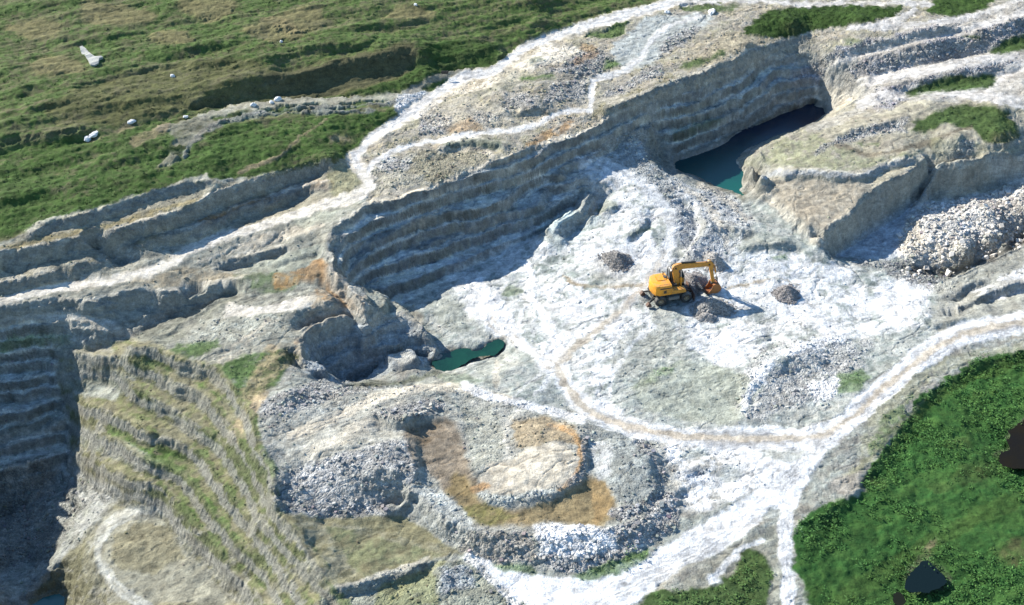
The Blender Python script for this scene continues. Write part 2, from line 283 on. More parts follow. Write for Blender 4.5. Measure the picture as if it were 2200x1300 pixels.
# ------------------------------------------------------------------ solve the ground between the break lines
def solve():
    px = np.concatenate([p[0] for p in PINS]); py = np.concatenate([p[1] for p in PINS]); pz = np.concatenate([p[2] for p in PINS])
    m = (px > GX0) & (px < GX1) & (py > GY0) & (py < GY1); px, py, pz = px[m], py[m], pz[m]
    H = None
    for cs in (8.0, 4.0, 2.0, 1.0, .5, .25):
        nx = int((GX1-GX0)/cs)+1; ny = int((GY1-GY0)/cs)+1
        ix = np.rint((px-GX0)/cs).astype(int); iy = np.rint((py-GY0)/cs).astype(int); k = iy*nx+ix
        cnt = np.bincount(k, minlength=nx*ny).reshape(ny, nx); s = np.bincount(k, pz, minlength=nx*ny).reshape(ny, nx)
        pin = cnt > 0; val = np.where(pin, s/np.maximum(cnt, 1), 0)
        if H is None: H = np.full((ny, nx), pz.mean())
        else:
            yy = np.linspace(0, H.shape[0]-1, ny); xx = np.linspace(0, H.shape[1]-1, nx); H = bil(H, xx[None, :]+0*yy[:, None], yy[:, None]+0*xx[None, :])
        par = (np.add.outer(np.arange(ny), np.arange(nx)) % 2).astype(bool)
        for it in range(260 if cs > .6 else 70):
            H[pin] = val[pin]
            for q in (par, ~par):
                E = np.pad(H, 1, 'edge'); N = .25*(E[:-2, 1:-1]+E[2:, 1:-1]+E[1:-1, :-2]+E[1:-1, 2:])
                H = np.where(q & ~pin, H+1.5*(N-H), H)
        H[pin] = val[pin]
    return H
def bil(A, x, y):
    x = np.clip(x, 0, A.shape[1]-1.001); y = np.clip(y, 0, A.shape[0]-1.001)
    xi = x.astype(int); yi = y.astype(int); fx = x-xi; fy = y-yi
    if A.ndim == 3: fx = fx[..., None]; fy = fy[..., None]
    return (A[yi, xi]*(1-fx)+A[yi, xi+1]*fx)*(1-fy)+(A[yi+1, xi]*(1-fx)+A[yi+1, xi+1]*fx)*fy
def blur(A, n=1):
    for _ in range(n):
        E = np.pad(A, 1, 'edge'); A = .25*A+.125*(E[:-2, 1:-1]+E[2:, 1:-1]+E[1:-1, :-2]+E[1:-1, 2:])+.0625*(E[:-2, :-2]+E[2:, 2:]+E[:-2, 2:]+E[2:, :-2])
    return A
HB = blur(solve(), 2)
def base_h(x, y): return bil(HB, (x-GX0)/CS, (y-GY0)/CS)
# ------------------------------------------------------------------ ground cover map (colour of the ground itself, rubble, plants)
BU0, BV0, BS = -300.0, -160.0, 1.7
_u = np.arange(BU0, 2500, BS); _v = np.arange(BV0, 1460, BS)
BU, BV = np.meshgrid(_u, _v); WX, WY = unproj(BU, BV, 3.0)
NW1 = fbm(WX, WY, 5.0, 4, 1); NW2 = fbm(WX, WY, 1.6, 3, 2); NS1 = streak(WX, WY, 1.6, 5.0, .45, o=4, k=3); NS2 = streak(WX, WY, .6, 4.0, .5, o=3, k=5); NB = fbm(WX, WY, .5, 3, 4)
MC = np.zeros(BU.shape+(3,)); MR = np.zeros(BU.shape); MV = np.zeros(BU.shape); MS = np.zeros(BU.shape)
def c3(*a): return np.array(a)
WHITE = c3(.62,.62,.61); CREAM = c3(.48,.43,.34); ROAD = c3(.49,.455,.39); CLAY = c3(.235,.265,.24); GREY = c3(.27,.265,.235); PALE = c3(.44,.45,.43)
OLIVE = c3(.135,.13,.07); DRY = c3(.20,.165,.085); GRASS = c3(.046,.086,.020); DKGR = c3(.014,.042,.010); BROWN = c3(.15,.105,.06); ORANGE = c3(.36,.21,.09); STONE = c3(.325,.32,.305); BEIGE = c3(.30,.275,.22); TAN = c3(.34,.27,.17); BLUEG = c3(.27,.30,.31)
def _mix(sl, a, col, rock, veg, smooth):
    if col is not None: MC[sl] = MC[sl]*(1-a[..., None])+np.asarray(col)*a[..., None]
    for M, q in ((MR, rock), (MV, veg), (MS, smooth)):
        if q is not None: M[sl] = M[sl]*(1-a)+q*a
def _box(p, pad):
    p = np.array(p, float); u0, v0 = p.min(0)-pad; u1, v1 = p.max(0)+pad
    return p, (slice(max(0, int((v0-BV0)/BS)), max(0, int((v1-BV0)/BS)+1)), slice(max(0, int((u0-BU0)/BS)), max(0, int((u1-BU0)/BS)+1)))
def _segd(U, V, p):
    d = np.full(U.shape, 1e9)
    for (a, b), (c, e) in zip(p[:-1], p[1:]):
        dx, dy = c-a, e-b; t = np.clip(((U-a)*dx+(V-b)*dy)/(dx*dx+dy*dy+1e-9), 0, 1); d = np.minimum(d, np.hypot(U-a-t*dx, V-b-t*dy))
    return d
def _alpha(d, sl, soft, wob, a, patch, st):
    n = (NS1 if st else NW1)[sl]*.55+(NS2 if st else NW2)[sl]*.45
    al = sstep(-soft, soft, d+n*wob)*a
    if patch: al = al*sstep(patch-.5, patch+.3, .5+.5*n+.35*NB[sl])
    return al
def poly(p, col=None, soft=5, wob=9, a=1, patch=0, rock=None, veg=None, smooth=None, st=False):
    p, sl = _box(p, soft+wob*1.6)
    U, V = BU[sl], BV[sl]
    if U.size == 0: return
    q = np.vstack([p, p[:1]]); d = _segd(U, V, q); ins = np.zeros(U.shape, bool)
    for (x0, y0), (x1, y1) in zip(q[:-1], q[1:]):
        if y0 != y1: ins ^= ((y0 > V) != (y1 > V)) & (U < (x1-x0)*(V-y0)/(y1-y0)+x0)
    _mix(sl, _alpha(np.where(ins, d, -d), sl, soft, wob, a, patch, st), col, rock, veg, smooth)
def line(p, w, col=None, soft=3, wob=4, a=1, patch=0, rock=None, veg=None, smooth=None, st=False, sm=True):
    p = smooth_pts(p, 0)[:, :2] if sm and len(p) > 2 else np.array(p, float)
    p, sl = _box(p, w+soft+wob*1.6)
    U, V = BU[sl], BV[sl]
    if U.size == 0: return
    _mix(sl, _alpha(w-_segd(U, V, p), sl, soft, wob, a, patch, st), col, rock, veg, smooth)
def blob(u, v, r, ry=None, col=None, **k):
    ry = ry or r*.55; poly([(u+r*math.cos(t)*(1+.2*math.sin(3*t+u)), v+ry*math.sin(t)*(1+.2*math.cos(2*t+v))) for t in np.linspace(0, 6.0, 14)], col, **k)
MC[:] = GREY; MR[:] = .12
ALL = [(-300,-160),(2500,-160),(2500,1460),(-300,1460)]
poly(ALL, BEIGE, patch=.45, a=.7); poly(ALL, CLAY, patch=.55, a=.6, st=True)
# north-western grassland
NWG = [(-300,-160),(1500,-160),(1480,-20),(1350,28),(1180,78),(1120,104),(1060,150),(1000,160),(940,192),(900,225),(860,262),(800,290),(745,335),(715,352),(575,382),(445,385),(338,410),(203,455),(100,480),(60,500),(0,520),(-300,640)]
poly(NWG, OLIVE*.95, soft=3, wob=7, rock=.0, veg=.55)
poly(NWG, DRY, soft=3, wob=5, patch=.55, st=True, a=.65); poly(NWG, GRASS*1.1, soft=3, wob=5, patch=.45, st=True, a=.9, veg=.9)
poly([(-300,320),(0,320),(170,300),(260,280),(330,270),(400,290),(430,310),(500,275),(640,245),(840,245),(850,270),(740,335),(700,348),(560,380),(440,384),(330,408),(100,475),(-300,620)], GRASS, a=.85, wob=14, veg=1, patch=.25)
poly([(100,230),(260,150),(420,120),(620,150),(740,125),(880,95),(900,115),(860,170),(760,200),(640,215),(520,225),(380,240),(250,262),(120,270)], BROWN*.75, a=.45, patch=.42, st=True, wob=16, veg=.5)
poly([(560,160),(740,128),(890,98),(905,112),(890,140),(820,175),(700,205),(600,215)], c3(.075,.07,.04), a=.7, patch=.3, st=True, veg=.45)
for u, v, r in [(370,75,45),(590,60,60),(120,140,60),(640,40,70),(240,30,80),(450,15,60),(80,60,60),(880,30,50)]: blob(u, v, r, r*.35, DRY*.85, a=.7, patch=.3, st=True, veg=.3)
poly([(900,100),(1020,85),(1080,90),(1060,130),(1000,158),(930,185),(850,195),(700,215),(680,200),(780,190),(890,150)], GRASS*.85, a=.9, veg=1, wob=10)
for p in ([(430,250),(520,230),(640,218),(760,214),(850,206),(900,190)],): line(p, 7, c3(.36,.34,.27), a=.85, soft=4, veg=0, smooth=.8); line([(a, b+13) for a, b in p[1:-1]], 3, STONE*.8, a=.7, rock=.5, veg=0)
line([(395,335),(418,300),(470,264),(560,244),(700,238),(800,240)], 4, STONE*.75, a=.65, rock=.5, veg=.1)
poly([(340,275),(430,250),(470,262),(420,300),(370,350),(330,360),(380,300)], BEIGE*.75, a=.75, veg=.1, patch=.3, st=True)
line([(510,372),(590,340),(640,300),(700,255)], 3, TAN*.75, a=.8, veg=.1)
line([(290,305),(330,285),(350,272)], 12, TAN*.6, a=.7, patch=.3, veg=.3); line([(190,300),(280,264)], 6, TAN*.6, a=.6, patch=.3)
blob(735,300,26,10,TAN,a=.7,patch=.3)
poly([(855,205),(910,196),(925,212),(870,248),(850,235)], WHITE*.95, wob=5, rock=.6, veg=0, a=.9, patch=.15)
line([(880,195),(950,165),(1010,158)], 8, BEIGE*.8, a=.8, veg=.1)
# west benches: dry shelves between the scarps
WB = [(-300,640),(0,530),(60,500),(338,415),(474,395),(575,385),(707,350),(770,372),(790,402),(677,447),(575,481),(474,511),(366,566),(217,606),(101,623),(-300,740)]
poly(WB, c3(.24,.225,.17), wob=4, rock=.2, veg=.1)
line([(-150,600),(0,540),(129,512),(240,482),(330,457),(426,434),(470,410)], 7, DRY*1.15, a=.8, wob=4, patch=.15, veg=.2, st=True)
poly([(430,440),(445,385),(480,400),(575,380),(700,350),(720,360),(640,392),(540,420),(470,440)], c3(.34,.31,.23), a=.8, patch=.2, st=True)
poly([(290,512),(423,485),(420,500),(330,545),(260,550)], c3(.22,.19,.11), a=.85)
line([(433,482),(521,446),(575,432),(645,405),(705,396)], 11, ORANGE*.62, a=.85, wob=4)
line([(-150,640),(0,608),(61,592),(135,586),(195,560)], 6, DRY*1.1, a=.7)
poly([(700,355),(745,340),(775,375),(770,405),(720,420),(700,400)], c3(.25,.24,.14), a=.7, veg=.4)
poly([(210,545),(290,520),(400,530),(330,570),(240,590),(190,595)], c3(.29,.285,.24), a=.7, patch=.2)
# between road and left trench
poly([(-300,740),(101,630),(217,612),(366,572),(474,520),(677,455),(760,440),(720,500),(712,560),(790,665),(674,690),(640,740),(600,790),(440,800),(257,748),(-300,700)], c3(.255,.25,.205), wob=6)
poly([(400,640),(560,560),(700,520),(700,600),(560,625)], c3(.22,.235,.19), a=.7, patch=.3, st=True)
poly([(300,590),(450,575),(520,590),(400,615),(250,625)], TAN*.85, a=.6, patch=.35, st=True)
poly([(560,500),(680,465),(700,490),(600,525),(480,545),(430,560)], CREAM*.9, a=.85, wob=8, patch=.1, st=True)
poly([(620,470),(735,420),(790,430),(760,470),(700,480),(640,490)], c3(.29,.30,.24), a=.8, patch=.2)
poly([(690,500),(735,445),(800,430),(870,425),(820,470),(740,525),(735,610),(690,560)], c3(.30,.29,.24), a=.7, patch=.3)
poly([(500,590),(580,575),(650,585),(640,625),(560,630)], GRASS*.9, a=.7, patch=.3, veg=.8)
line([(600,600),(650,590),(700,578),(730,600),(765,635),(785,665)], 18, ORANGE*.85, a=.75, patch=.2, wob=8); poly([(690,560),(735,600),(790,665),(700,700),(640,735),(660,690)], ORANGE*.75, a=.7, patch=.25, wob=10)
poly([(488,648),(498,652),(560,658),(640,640),(680,630),(676,655),(620,672),(540,678),(478,680)], ROAD*1.0, soft=3, wob=4, a=.95, smooth=.7)
line([(670,640),(720,675),(680,695)], 12, BEIGE, a=.6)
poly([(420,680),(600,680),(600,720),(500,740),(400,745)], c3(.33,.34,.29), a=.6, patch=.35, rock=.6)
line([(460,800),(500,745),(580,690)], 4, CREAM*.8, a=.7); line([(480,790),(540,730),(600,690)], 3, CREAM*.8, a=.6)
poly([(350,760),(380,740),(470,730),(480,750),(400,775)], GRASS*1.2, a=.85, patch=.1, veg=.9, wob=7)
poly([(440,830),(470,795),(520,760),(600,745),(640,770),(560,850),(500,890),(470,870)], GRASS*1.3, a=.9, wob=10, veg=1, patch=.1)
poly([(580,740),(680,735),(680,790),(600,800),(540,900),(500,930),(500,870)], TAN*.8, a=.75, patch=.25, st=True)
poly([(255,735),(330,700),(400,650),(470,640),(500,600),(560,585),(480,660),(380,735),(290,750)], c3(.12,.125,.095), a=.6, patch=.3)
poly([(560,860),(700,810),(760,840),(880,830),(800,860),(640,920),(560,910)], STONE*.95, a=.85, rock=.9, wob=6)
# south-western benches
SW = [(118,750),(210,735),(290,730),(470,790),(560,900),(590,1050),(640,1120),(740,1290),(760,1460),(60,1460),(60,1290),(200,1130),(262,1062),(156,1000),(130,900)]
poly(SW, c3(.19,.18,.115), wob=5, rock=.1, veg=.25)
poly(SW, c3(.26,.22,.13), a=.7, patch=.5); poly(SW, GRASS*1.2, a=.6, patch=.68, veg=.9)
for p in ([(210,800),(330,870),(450,940),(540,1060),(640,1210)],[(230,920),(330,985),(430,1060),(560,1240)],[(520,950),(560,1010),(560,1080)],[(340,780),(450,840),(540,900)],[(400,1100),(480,1180),(600,1290)]): line(p, 8, GRASS*1.5, a=.7, patch=.4, wob=12, veg=.9)
poly([(330,945),(395,965),(400,985),(350,985)], GRASS*1.2, a=.9, veg=1); poly([(300,965),(340,955),(330,985),(300,985)], GRASS*1.4, a=.7, veg=1)
poly([(110,745),(240,735),(250,770),(160,775)], c3(.30,.29,.24), a=.7); poly([(110,800),(210,785),(290,810),(250,860),(160,850)], c3(.34,.35,.31), a=.75)
poly([(150,905),(200,925),(290,960),(360,1010),(300,1010),(170,960)], c3(.28,.29,.24), a=.7, patch=.2)
line([(500,940),(530,890),(560,860)], 14, TAN*1.2, a=.7, patch=.2)
poly([(165,1010),(262,1060),(200,1130),(60,1290),(60,1400),(700,1400),(520,1250),(440,1170),(360,1080),(310,1062)], c3(.20,.19,.13), a=.9)
poly([(190,1100),(330,1090),(400,1160),(500,1300),(230,1300),(180,1220)], c3(.27,.265,.21), a=.8)
poly([(240,1150),(300,1120),(370,1140),(400,1200),(330,1230),(250,1220)], c3(.19,.175,.11), a=.8, wob=10)
line([(375,1110),(330,1098),(280,1103),(232,1130),(212,1165),(210,1200),(232,1240),(272,1275),(340,1320)], 13, c3(.30,.305,.265), soft=3, wob=3, a=.95, smooth=.8)
line([(320,1062),(380,1110),(454,1190),(528,1262)], 10, c3(.33,.31,.26), a=.6, patch=.2)
# shaded wall of the deep pit
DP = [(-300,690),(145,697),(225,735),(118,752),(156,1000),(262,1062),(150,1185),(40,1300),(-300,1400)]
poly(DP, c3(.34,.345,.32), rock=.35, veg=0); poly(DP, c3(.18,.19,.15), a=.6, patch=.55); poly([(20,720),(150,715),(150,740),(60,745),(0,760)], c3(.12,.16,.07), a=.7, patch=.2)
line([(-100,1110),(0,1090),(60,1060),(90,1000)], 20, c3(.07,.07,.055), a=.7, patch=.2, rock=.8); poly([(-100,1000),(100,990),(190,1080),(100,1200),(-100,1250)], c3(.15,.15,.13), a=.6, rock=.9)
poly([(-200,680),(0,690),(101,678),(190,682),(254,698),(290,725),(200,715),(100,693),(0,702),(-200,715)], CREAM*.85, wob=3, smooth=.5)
# great pit wall
PW = [(712,530),(798,436),(1018,368),(1305,262),(1460,202),(1697,121),(1790,150),(1560,250),(1420,290),(1260,400),(1230,470),(1100,525),(880,640),(840,680),(760,620)]
poly(PW, c3(.28,.295,.295), wob=3, rock=.15, veg=0); poly(PW, c3(.40,.40,.38), a=.7, patch=.5, st=True); poly(PW, c3(.19,.195,.155), a=.7, patch=.6, st=True)
for p in (N2, N3): line([q[:2] for q in p][3:], 5, c3(.42,.40,.33), a=.6, patch=.3, wob=4)  # pale bench edges, painted as if catching the sky light
line([(795,432),(865,420),(950,392),(1018,363),(1102,336),(1170,309)], 7, TAN*1.1, a=.7, patch=.15)
for p in ([(1000,470),(1060,450),(1130,450)],[(880,500),(960,470)],[(1100,470),(1180,455)]): line(p, 9, c3(.14,.14,.11), a=.6, patch=.3)
poly([(1060,430),(1110,400),(1165,375),(1205,385),(1258,378),(1250,430),(1150,445),(1080,450)], c3(.40,.41,.39), a=.7, rock=.5, patch=.1)
# sub pit and inner spur
poly([(650,735),(790,690),(865,672),(906,698),(942,735),(942,775),(860,790),(750,835),(650,800)], c3(.25,.265,.26), rock=.3)
poly([(785,620),(850,640),(885,660),(930,710),(935,728),(905,697),(865,674),(790,690)], c3(.25,.25,.20), a=.8); line([(800,690),(865,674),(900,690)], 10, CREAM*.9, a=.7, patch=.2)
poly([(828,752),(850,742),(880,750),(895,775),(860,790)], c3(.33,.32,.28), a=.8)
line([(745,830),(800,824),(860,822),(930,800)], 6, c3(.12,.125,.08), a=.7, patch=.2)
# quarry floor
FL = [(880,640),(940,612),(1052,548),(1170,512),(1235,470),(1262,400),(1270,350),(1310,320),(1390,290),(1440,375),(1500,400),(1580,430),(1640,425),(1680,470),(1770,520),(1790,555),(1950,540),(2050,600),(2040,680),(2000,720),(1900,800),(1790,900),(1600,935),(1400,915),(1280,890),(1150,870),(1000,830),(950,810),(940,760),(935,720)]
poly(FL, CLAY*1.08, wob=4, rock=.16, veg=0); poly(FL, PALE, a=.7, patch=.5); poly(FL, c3(.17,.19,.165), a=.5, patch=.68); poly(FL, c3(.38,.36,.30), a=.5, patch=.62, st=True)
def WH(p, patch=.2, a=.95, **k): poly(p, WHITE, a=a, patch=patch, wob=13, soft=7, **k)
WH([(960,560),(1100,530),(1240,470),(1290,420),(1420,480),(1440,560),(1360,640),(1300,700),(1200,760),(1080,700),(980,640)], .60, st=True, a=.7); WH([(1440,560),(1560,540),(1700,560),(1880,590),(2000,620),(1990,700),(1880,720),(1700,740),(1560,760),(1480,690)], .5, st=True, a=.8); WH([(1180,760),(1300,690),(1390,650),(1400,700),(1320,780),(1300,870),(1230,830)], .45, st=True, a=.8)
WH([(1010,620),(1060,620),(1100,680),(1130,730),(1200,780),(1180,800),(1110,750),(1040,700),(1005,670)], .1)
WH([(1230,500),(1330,480),(1400,500),(1420,560),(1330,600),(1240,560),(1190,520)], .3); WH([(1150,610),(1260,600),(1350,620),(1290,670),(1220,690),(1170,660)], .25)
WH([(1240,340),(1300,330),(1380,390),(1430,450),(1400,500),(1340,470),(1290,430),(1250,400)], .35)
WH([(1540,600),(1640,590),(1740,600),(1850,610),(1880,650),(1800,700),(1700,690),(1620,640),(1560,640)], .35); WH([(1480,690),(1580,700),(1660,740),(1610,780),(1560,790),(1480,750)], .12)
WH([(1880,600),(1960,600),(2000,640),(1960,700),(1900,700),(1870,650)], .1); WH([(1640,530),(1760,550),(1810,590),(1700,610),(1560,610),(1600,570)], .35)
WH([(1790,555),(1850,590),(1800,600),(1750,580)], .2)
poly([(1160,490),(1230,450),(1290,470),(1250,520),(1200,540),(1170,520)], c3(.34,.40,.38), a=.7, patch=.2, rock=.1)
poly([(1280,560),(1380,570),(1350,620),(1260,600)], BEIGE*1.1, a=.5, patch=.3); line([(1210,590),(1240,610),(1310,615),(1370,610)], 5, TAN*.8, a=.7)
poly([(1790,555),(1880,555),(1960,560),(2050,600),(2060,640),(1990,620),(1900,590)], STONE*.7, a=.8, rock=.9, patch=.1)
poly([(1600,790),(1640,740),(1700,730),(1870,720),(1880,770),(1750,860),(1620,900),(1580,880)], STONE*1.1, a=.8, rock=.7, patch=.25)
WH([(1580,880),(1610,810),(1660,760),(1760,720),(1860,690),(1880,705),(1760,745),(1690,765),(1650,800),(1620,870),(1600,900)], .1); WH([(1740,830),(1800,810),(1800,850),(1750,860)], .1, rock=.8)
poly([(1350,830),(1400,790),(1460,770),(1560,790),(1640,830),(1600,900),(1480,905),(1380,880)], c3(.25,.265,.205), a=.8, patch=.15, veg=.3)
poly([(1350,830),(1400,795),(1480,770),(1440,810),(1370,840)], GRASS*1.8, a=.5, patch=.3, veg=.5)
poly([(1330,720),(1380,700),(1440,740),(1480,780),(1400,790),(1360,830),(1310,820)], c3(.29,.29,.245), a=.7, patch=.2)
poly([(1800,810),(1850,790),(1880,810),(1840,840),(1800,850)], GRASS*1.5, a=.85, veg=.8, patch=.1)
poly([(1650,553),(1690,545),(1695,556),(1660,562)], GRASS*1.8, a=.8, veg=.6); blob(1285,630,1)
poly([(1300,430),(1325,432),(1330,448),(1290,455)], GRASS*1.1, a=.6, veg=.3); poly([(1340,505),(1390,480),(1412,485),(1380,512)], GRASS*1.2, a=.7, veg=.5, patch=.1); blob(1100,625,18,8,GRASS*1.1,a=.7,veg=.4); blob(920,655,12,8,c3(.12,.13,.09),a=.8)
poly([(1015,775),(1070,745),(1090,760),(1080,830),(1050,840),(1020,810)], c3(.26,.27,.23), a=.8); line([(1068,775),(1068,830)], 7, CREAM*.8, a=.7)
poly([(935,800),(1000,800),(1040,820),(1000,830),(940,815)], GRASS*1.2, a=.5, patch=.2, veg=.4)
poly([(910,650),(980,640),(1010,700),(1000,730),(950,700)], c3(.25,.265,.225), a=.7)
# west bank of the lake
poly([(1240,340),(1330,290),(1400,275),(1385,300),(1410,360),(1470,385),(1450,440),(1350,370)], c3(.33,.335,.32), a=.85, rock=.7, wob=5)
poly([(1400,275),(1440,340),(1455,370),(1400,350),(1388,310)], c3(.13,.135,.11), a=.7, rock=.6)
poly([(1450,385),(1500,400),(1580,430),(1620,490),(1560,560),(1480,560),(1450,480)], c3(.36,.37,.38), a=.75, rock=.6, patch=.25)
line([(1460,400),(1510,430),(1540,470),(1560,520)], 7, CREAM, a=.6); line([(1500,395),(1560,430),(1600,470)], 6, CREAM*.9, a=.6)
poly([(1590,490),(1700,510),(1760,530),(1700,545),(1600,540)], c3(.24,.25,.21), a=.7, patch=.3)
# lake banks
poly([(1420,275),(1585,203),(1720,170),(1710,230),(1620,270),(1470,330)], c3(.27,.275,.24), a=.8, patch=.1); poly([(1440,270),(1520,250),(1560,260),(1500,300),(1450,310)], c3(.09,.12,.06), a=.6, patch=.4)
poly([(1720,165),(1758,162),(1800,174),(1848,195),(1845,215),(1815,232),(1785,250),(1760,250),(1765,225),(1745,190)], c3(.52,.46,.36), a=.95, wob=3)
# east plateau
EP = [(1572,346),(1600,325),(1750,262),(1850,210),(1900,200),(2000,215),(2250,215),(2250,330),(2008,348),(1978,355),(1900,395),(1842,447),(1785,484),(1770,510),(1700,465),(1640,415)]
poly(EP, c3(.30,.275,.22), wob=4, rock=.1); poly(EP, c3(.20,.20,.12), a=.6, patch=.55, veg=.3); poly(EP, CREAM, a=.4, patch=.6)
poly([(1650,300),(1750,280),(1850,340),(1980,330),(1970,345),(1820,370),(1660,365),(1590,350)], c3(.17,.19,.10), a=.6, patch=.5, veg=.4)
line([(1640,380),(1670,372),(1700,372),(1760,374),(1820,380),(1870,374),(1905,358),(1955,348)], 6, c3(.50,.52,.55), a=.9, wob=3)
poly([(1640,385),(1700,385),(1870,385),(1840,445),(1790,480),(1765,508),(1690,460),(1640,415)], c3(.33,.29,.225), a=.8, patch=.1); pass
line([(1570,345),(1600,380),(1640,420),(1700,470),(1765,520)], 10, CREAM*1.1, a=.8, wob=5)
line([(1850,225),(1900,205),(1980,190),(2060,195),(2200,220),(2400,240)], 12, c3(.38,.36,.32), a=.85, smooth=.6, st=True)
line([(1740,280),(1830,245),(1900,215)], 9, c3(.36,.34,.30), a=.6, smooth=.5)
poly([(1790,300),(1850,275),(1900,262),(1950,255),(1945,285),(1880,290),(1810,308)], STONE*.9, a=.9, rock=1, wob=4); line([(1750,330),(1775,312),(1800,300)], 5, STONE*.8, a=.8, rock=1)
poly([(1960,265),(2040,225),(2110,225),(2165,240),(2180,260),(2195,290),(2170,312),(2110,305),(2090,275),(2030,262),(1990,285),(1960,285)], GRASS*.9, a=.95, veg=1, wob=6)
poly([(2130,280),(2190,285),(2180,310),(2140,305)], TAN, a=.5, patch=.4); line([(1800,310),(1880,330),(1980,310),(2060,280),(2090,270)], 5, c3(.12,.10,.07), a=.75, patch=.15)
poly([(2000,300),(2080,290),(2100,310),(2090,330),(2010,340)], c3(.22,.22,.13), a=.6, patch=.2); poly([(2060,300),(2095,300),(2085,332),(2050,338)], STONE*.8, a=.8, rock=1)
poly([(2100,310),(2250,300),(2250,330),(2090,333)], c3(.27,.26,.17), a=.7)
blob(1870,308,24,6,GRASS,a=.8,veg=.8)
# cliff foot and block pile
poly([(1787,553),(1800,520),(1866,480),(1950,440),(1990,400),(2010,440),(1960,480),(1945,550),(1900,560)], c3(.42,.44,.46), a=.9, rock=.2)
poly([(1842,447),(1900,395),(1978,355),(1990,400),(1978,425),(1866,492),(1787,553),(1775,510),(1785,484)], c3(.34,.31,.25), a=.85, wob=2)
poly([(1985,400),(2019,369),(2103,354),(2250,325),(2250,400),(2063,425),(2000,440)], c3(.36,.32,.24), a=.9, wob=2)
poly([(1950,470),(2000,435),(2070,425),(2200,390),(2300,380),(2300,500),(2200,515),(2120,550),(2050,575),(1960,560),(1935,540)], c3(.50,.46,.39), a=.95, rock=1); poly([(1950,440),(2300,380),(2300,500),(2000,520)], WHITE*.85, a=.5, patch=.3)
poly([(2100,430),(2300,400),(2300,500),(2160,500)], c3(.20,.17,.14), a=.6, patch=.45, rock=1)
line([(1960,580),(2050,585),(2120,560),(2190,515),(2250,490)], 12, c3(.07,.065,.055), a=.85, wob=5)  # dark line paints the crevice's shade onto the ground
poly([(2010,610),(2120,560),(2250,520),(2250,650),(2100,700),(2000,720)], c3(.27,.265,.225), a=.85, patch=.1); WH([(2080,630),(2200,570),(2250,560),(2250,620),(2120,650)], .35)
# upper middle spoil
UM = [(775,375),(800,298),(870,250),(945,195),(1060,152),(1120,108),(1260,55),(1440,5),(1700,-20),(2400,-60),(2400,130),(1850,205),(1750,125),(1697,118),(1305,260),(1018,364),(800,432)]
poly(UM, c3(.34,.315,.26), wob=3, rock=.15); poly(UM, c3(.27,.27,.26), a=.7, patch=.55, rock=.5, st=True); poly(UM, TAN*1.1, a=.6, patch=.64, st=True); poly(UM, c3(.22,.22,.13), a=.5, patch=.64)
poly([(1130,125),(1170,95),(1230,95),(1250,110),(1200,140),(1140,150),(1100,140)], c3(.60,.55,.45), a=.95, wob=7, patch=.05); blob(1150,128,22,7,c3(.25,.26,.18),a=.8)
line([(1120,110),(1090,140),(1130,142)], 7, CREAM*1.1, a=.8)
poly([(1160,160),(1230,125),(1290,100),(1320,130),(1280,165),(1200,165)], STONE*.85, a=.85, rock=1, wob=8); line([(1255,100),(1280,115),(1240,135)], 8, ORANGE*.8, a=.5)
poly([(1010,155),(1080,140),(1110,150),(1130,170),(1060,180),(1020,180)], c3(.33,.31,.25), a=.6)
poly([(985,165),(1030,160),(1050,170),(1040,182),(990,184)], TAN*.9, a=.85, wob=3); blob(1000,176,30,7,c3(.26,.22,.15),a=.8,wob=3)
for p in ([(1080,205),(1160,200),(1150,235),(1080,240)],[(1190,180),(1250,165),(1260,210),(1180,225),(1150,235)],[(1030,240),(1080,250),(1040,265),(1000,260)],[(910,250),(970,245),(960,285),(900,290)],[(1300,190),(1420,140),(1430,160),(1300,215)]): poly(p, STONE*.9, a=.85, rock=1, wob=9, patch=.1)
poly([(900,240),(1000,210),(1100,250),(1080,280),(960,290)], CREAM*.9, a=.5, patch=.35); poly([(975,270),(1010,255),(1040,280),(1000,290),(960,280)], ORANGE*.8, a=.5, patch=.2)
poly([(1115,165),(1190,160),(1190,172),(1120,176)], GRASS*1.4, a=.9, veg=.8, wob=4); poly([(1260,68),(1350,45),(1340,75),(1300,90),(1255,80)], GRASS*1.1, a=.9, veg=.9, wob=6); poly([(1300,130),(1345,122),(1340,138),(1300,148)], GRASS*1.4, a=.85, veg=.8, wob=5)
poly([(1320,90),(1390,40),(1480,25),(1535,30),(1530,50),(1440,100),(1400,140),(1340,150),(1310,115)], c3(.36,.38,.36), a=.9, wob=7, rock=.15); poly([(1430,80),(1490,50),(1510,60),(1470,100),(1430,110),(1410,130)], STONE*.85, a=.8, rock=1)
poly([(800,345),(870,330),(960,310),(1060,330),(1000,380),(860,400),(790,410)], c3(.27,.265,.22), a=.8, rock=.6, patch=.1); poly([(810,335),(880,338),(890,355),(830,375),(805,360)], STONE*1.2, a=.7, rock=.9)
poly([(900,320),(1000,322),(1060,330),(1010,370),(940,390),(870,370)], c3(.22,.195,.125), a=.6, patch=.2); poly([(950,300),(1080,295),(1080,318),(960,322)], GRASS*.8, a=.75, veg=.5, wob=5)
poly([(1150,300),(1200,260),(1230,250),(1240,270),(1180,305),(1120,325)], ORANGE*.95, a=.7, patch=.2)
poly([(1270,240),(1350,200),(1440,160),(1460,175),(1370,215),(1310,250),(1270,262)], c3(.20,.18,.11), a=.7, patch=.2)
poly([(1480,110),(1560,75),(1700,80),(1760,75),(1640,110),(1530,150),(1470,165)], c3(.31,.27,.19), a=.8, patch=.1, st=True)
poly([(1590,72),(1600,55),(1650,25),(1740,12),(1850,10),(1940,12),(1925,32),(1870,50),(1780,62),(1700,80),(1650,82)], GRASS*.75, a=1, veg=1, wob=6, soft=3)
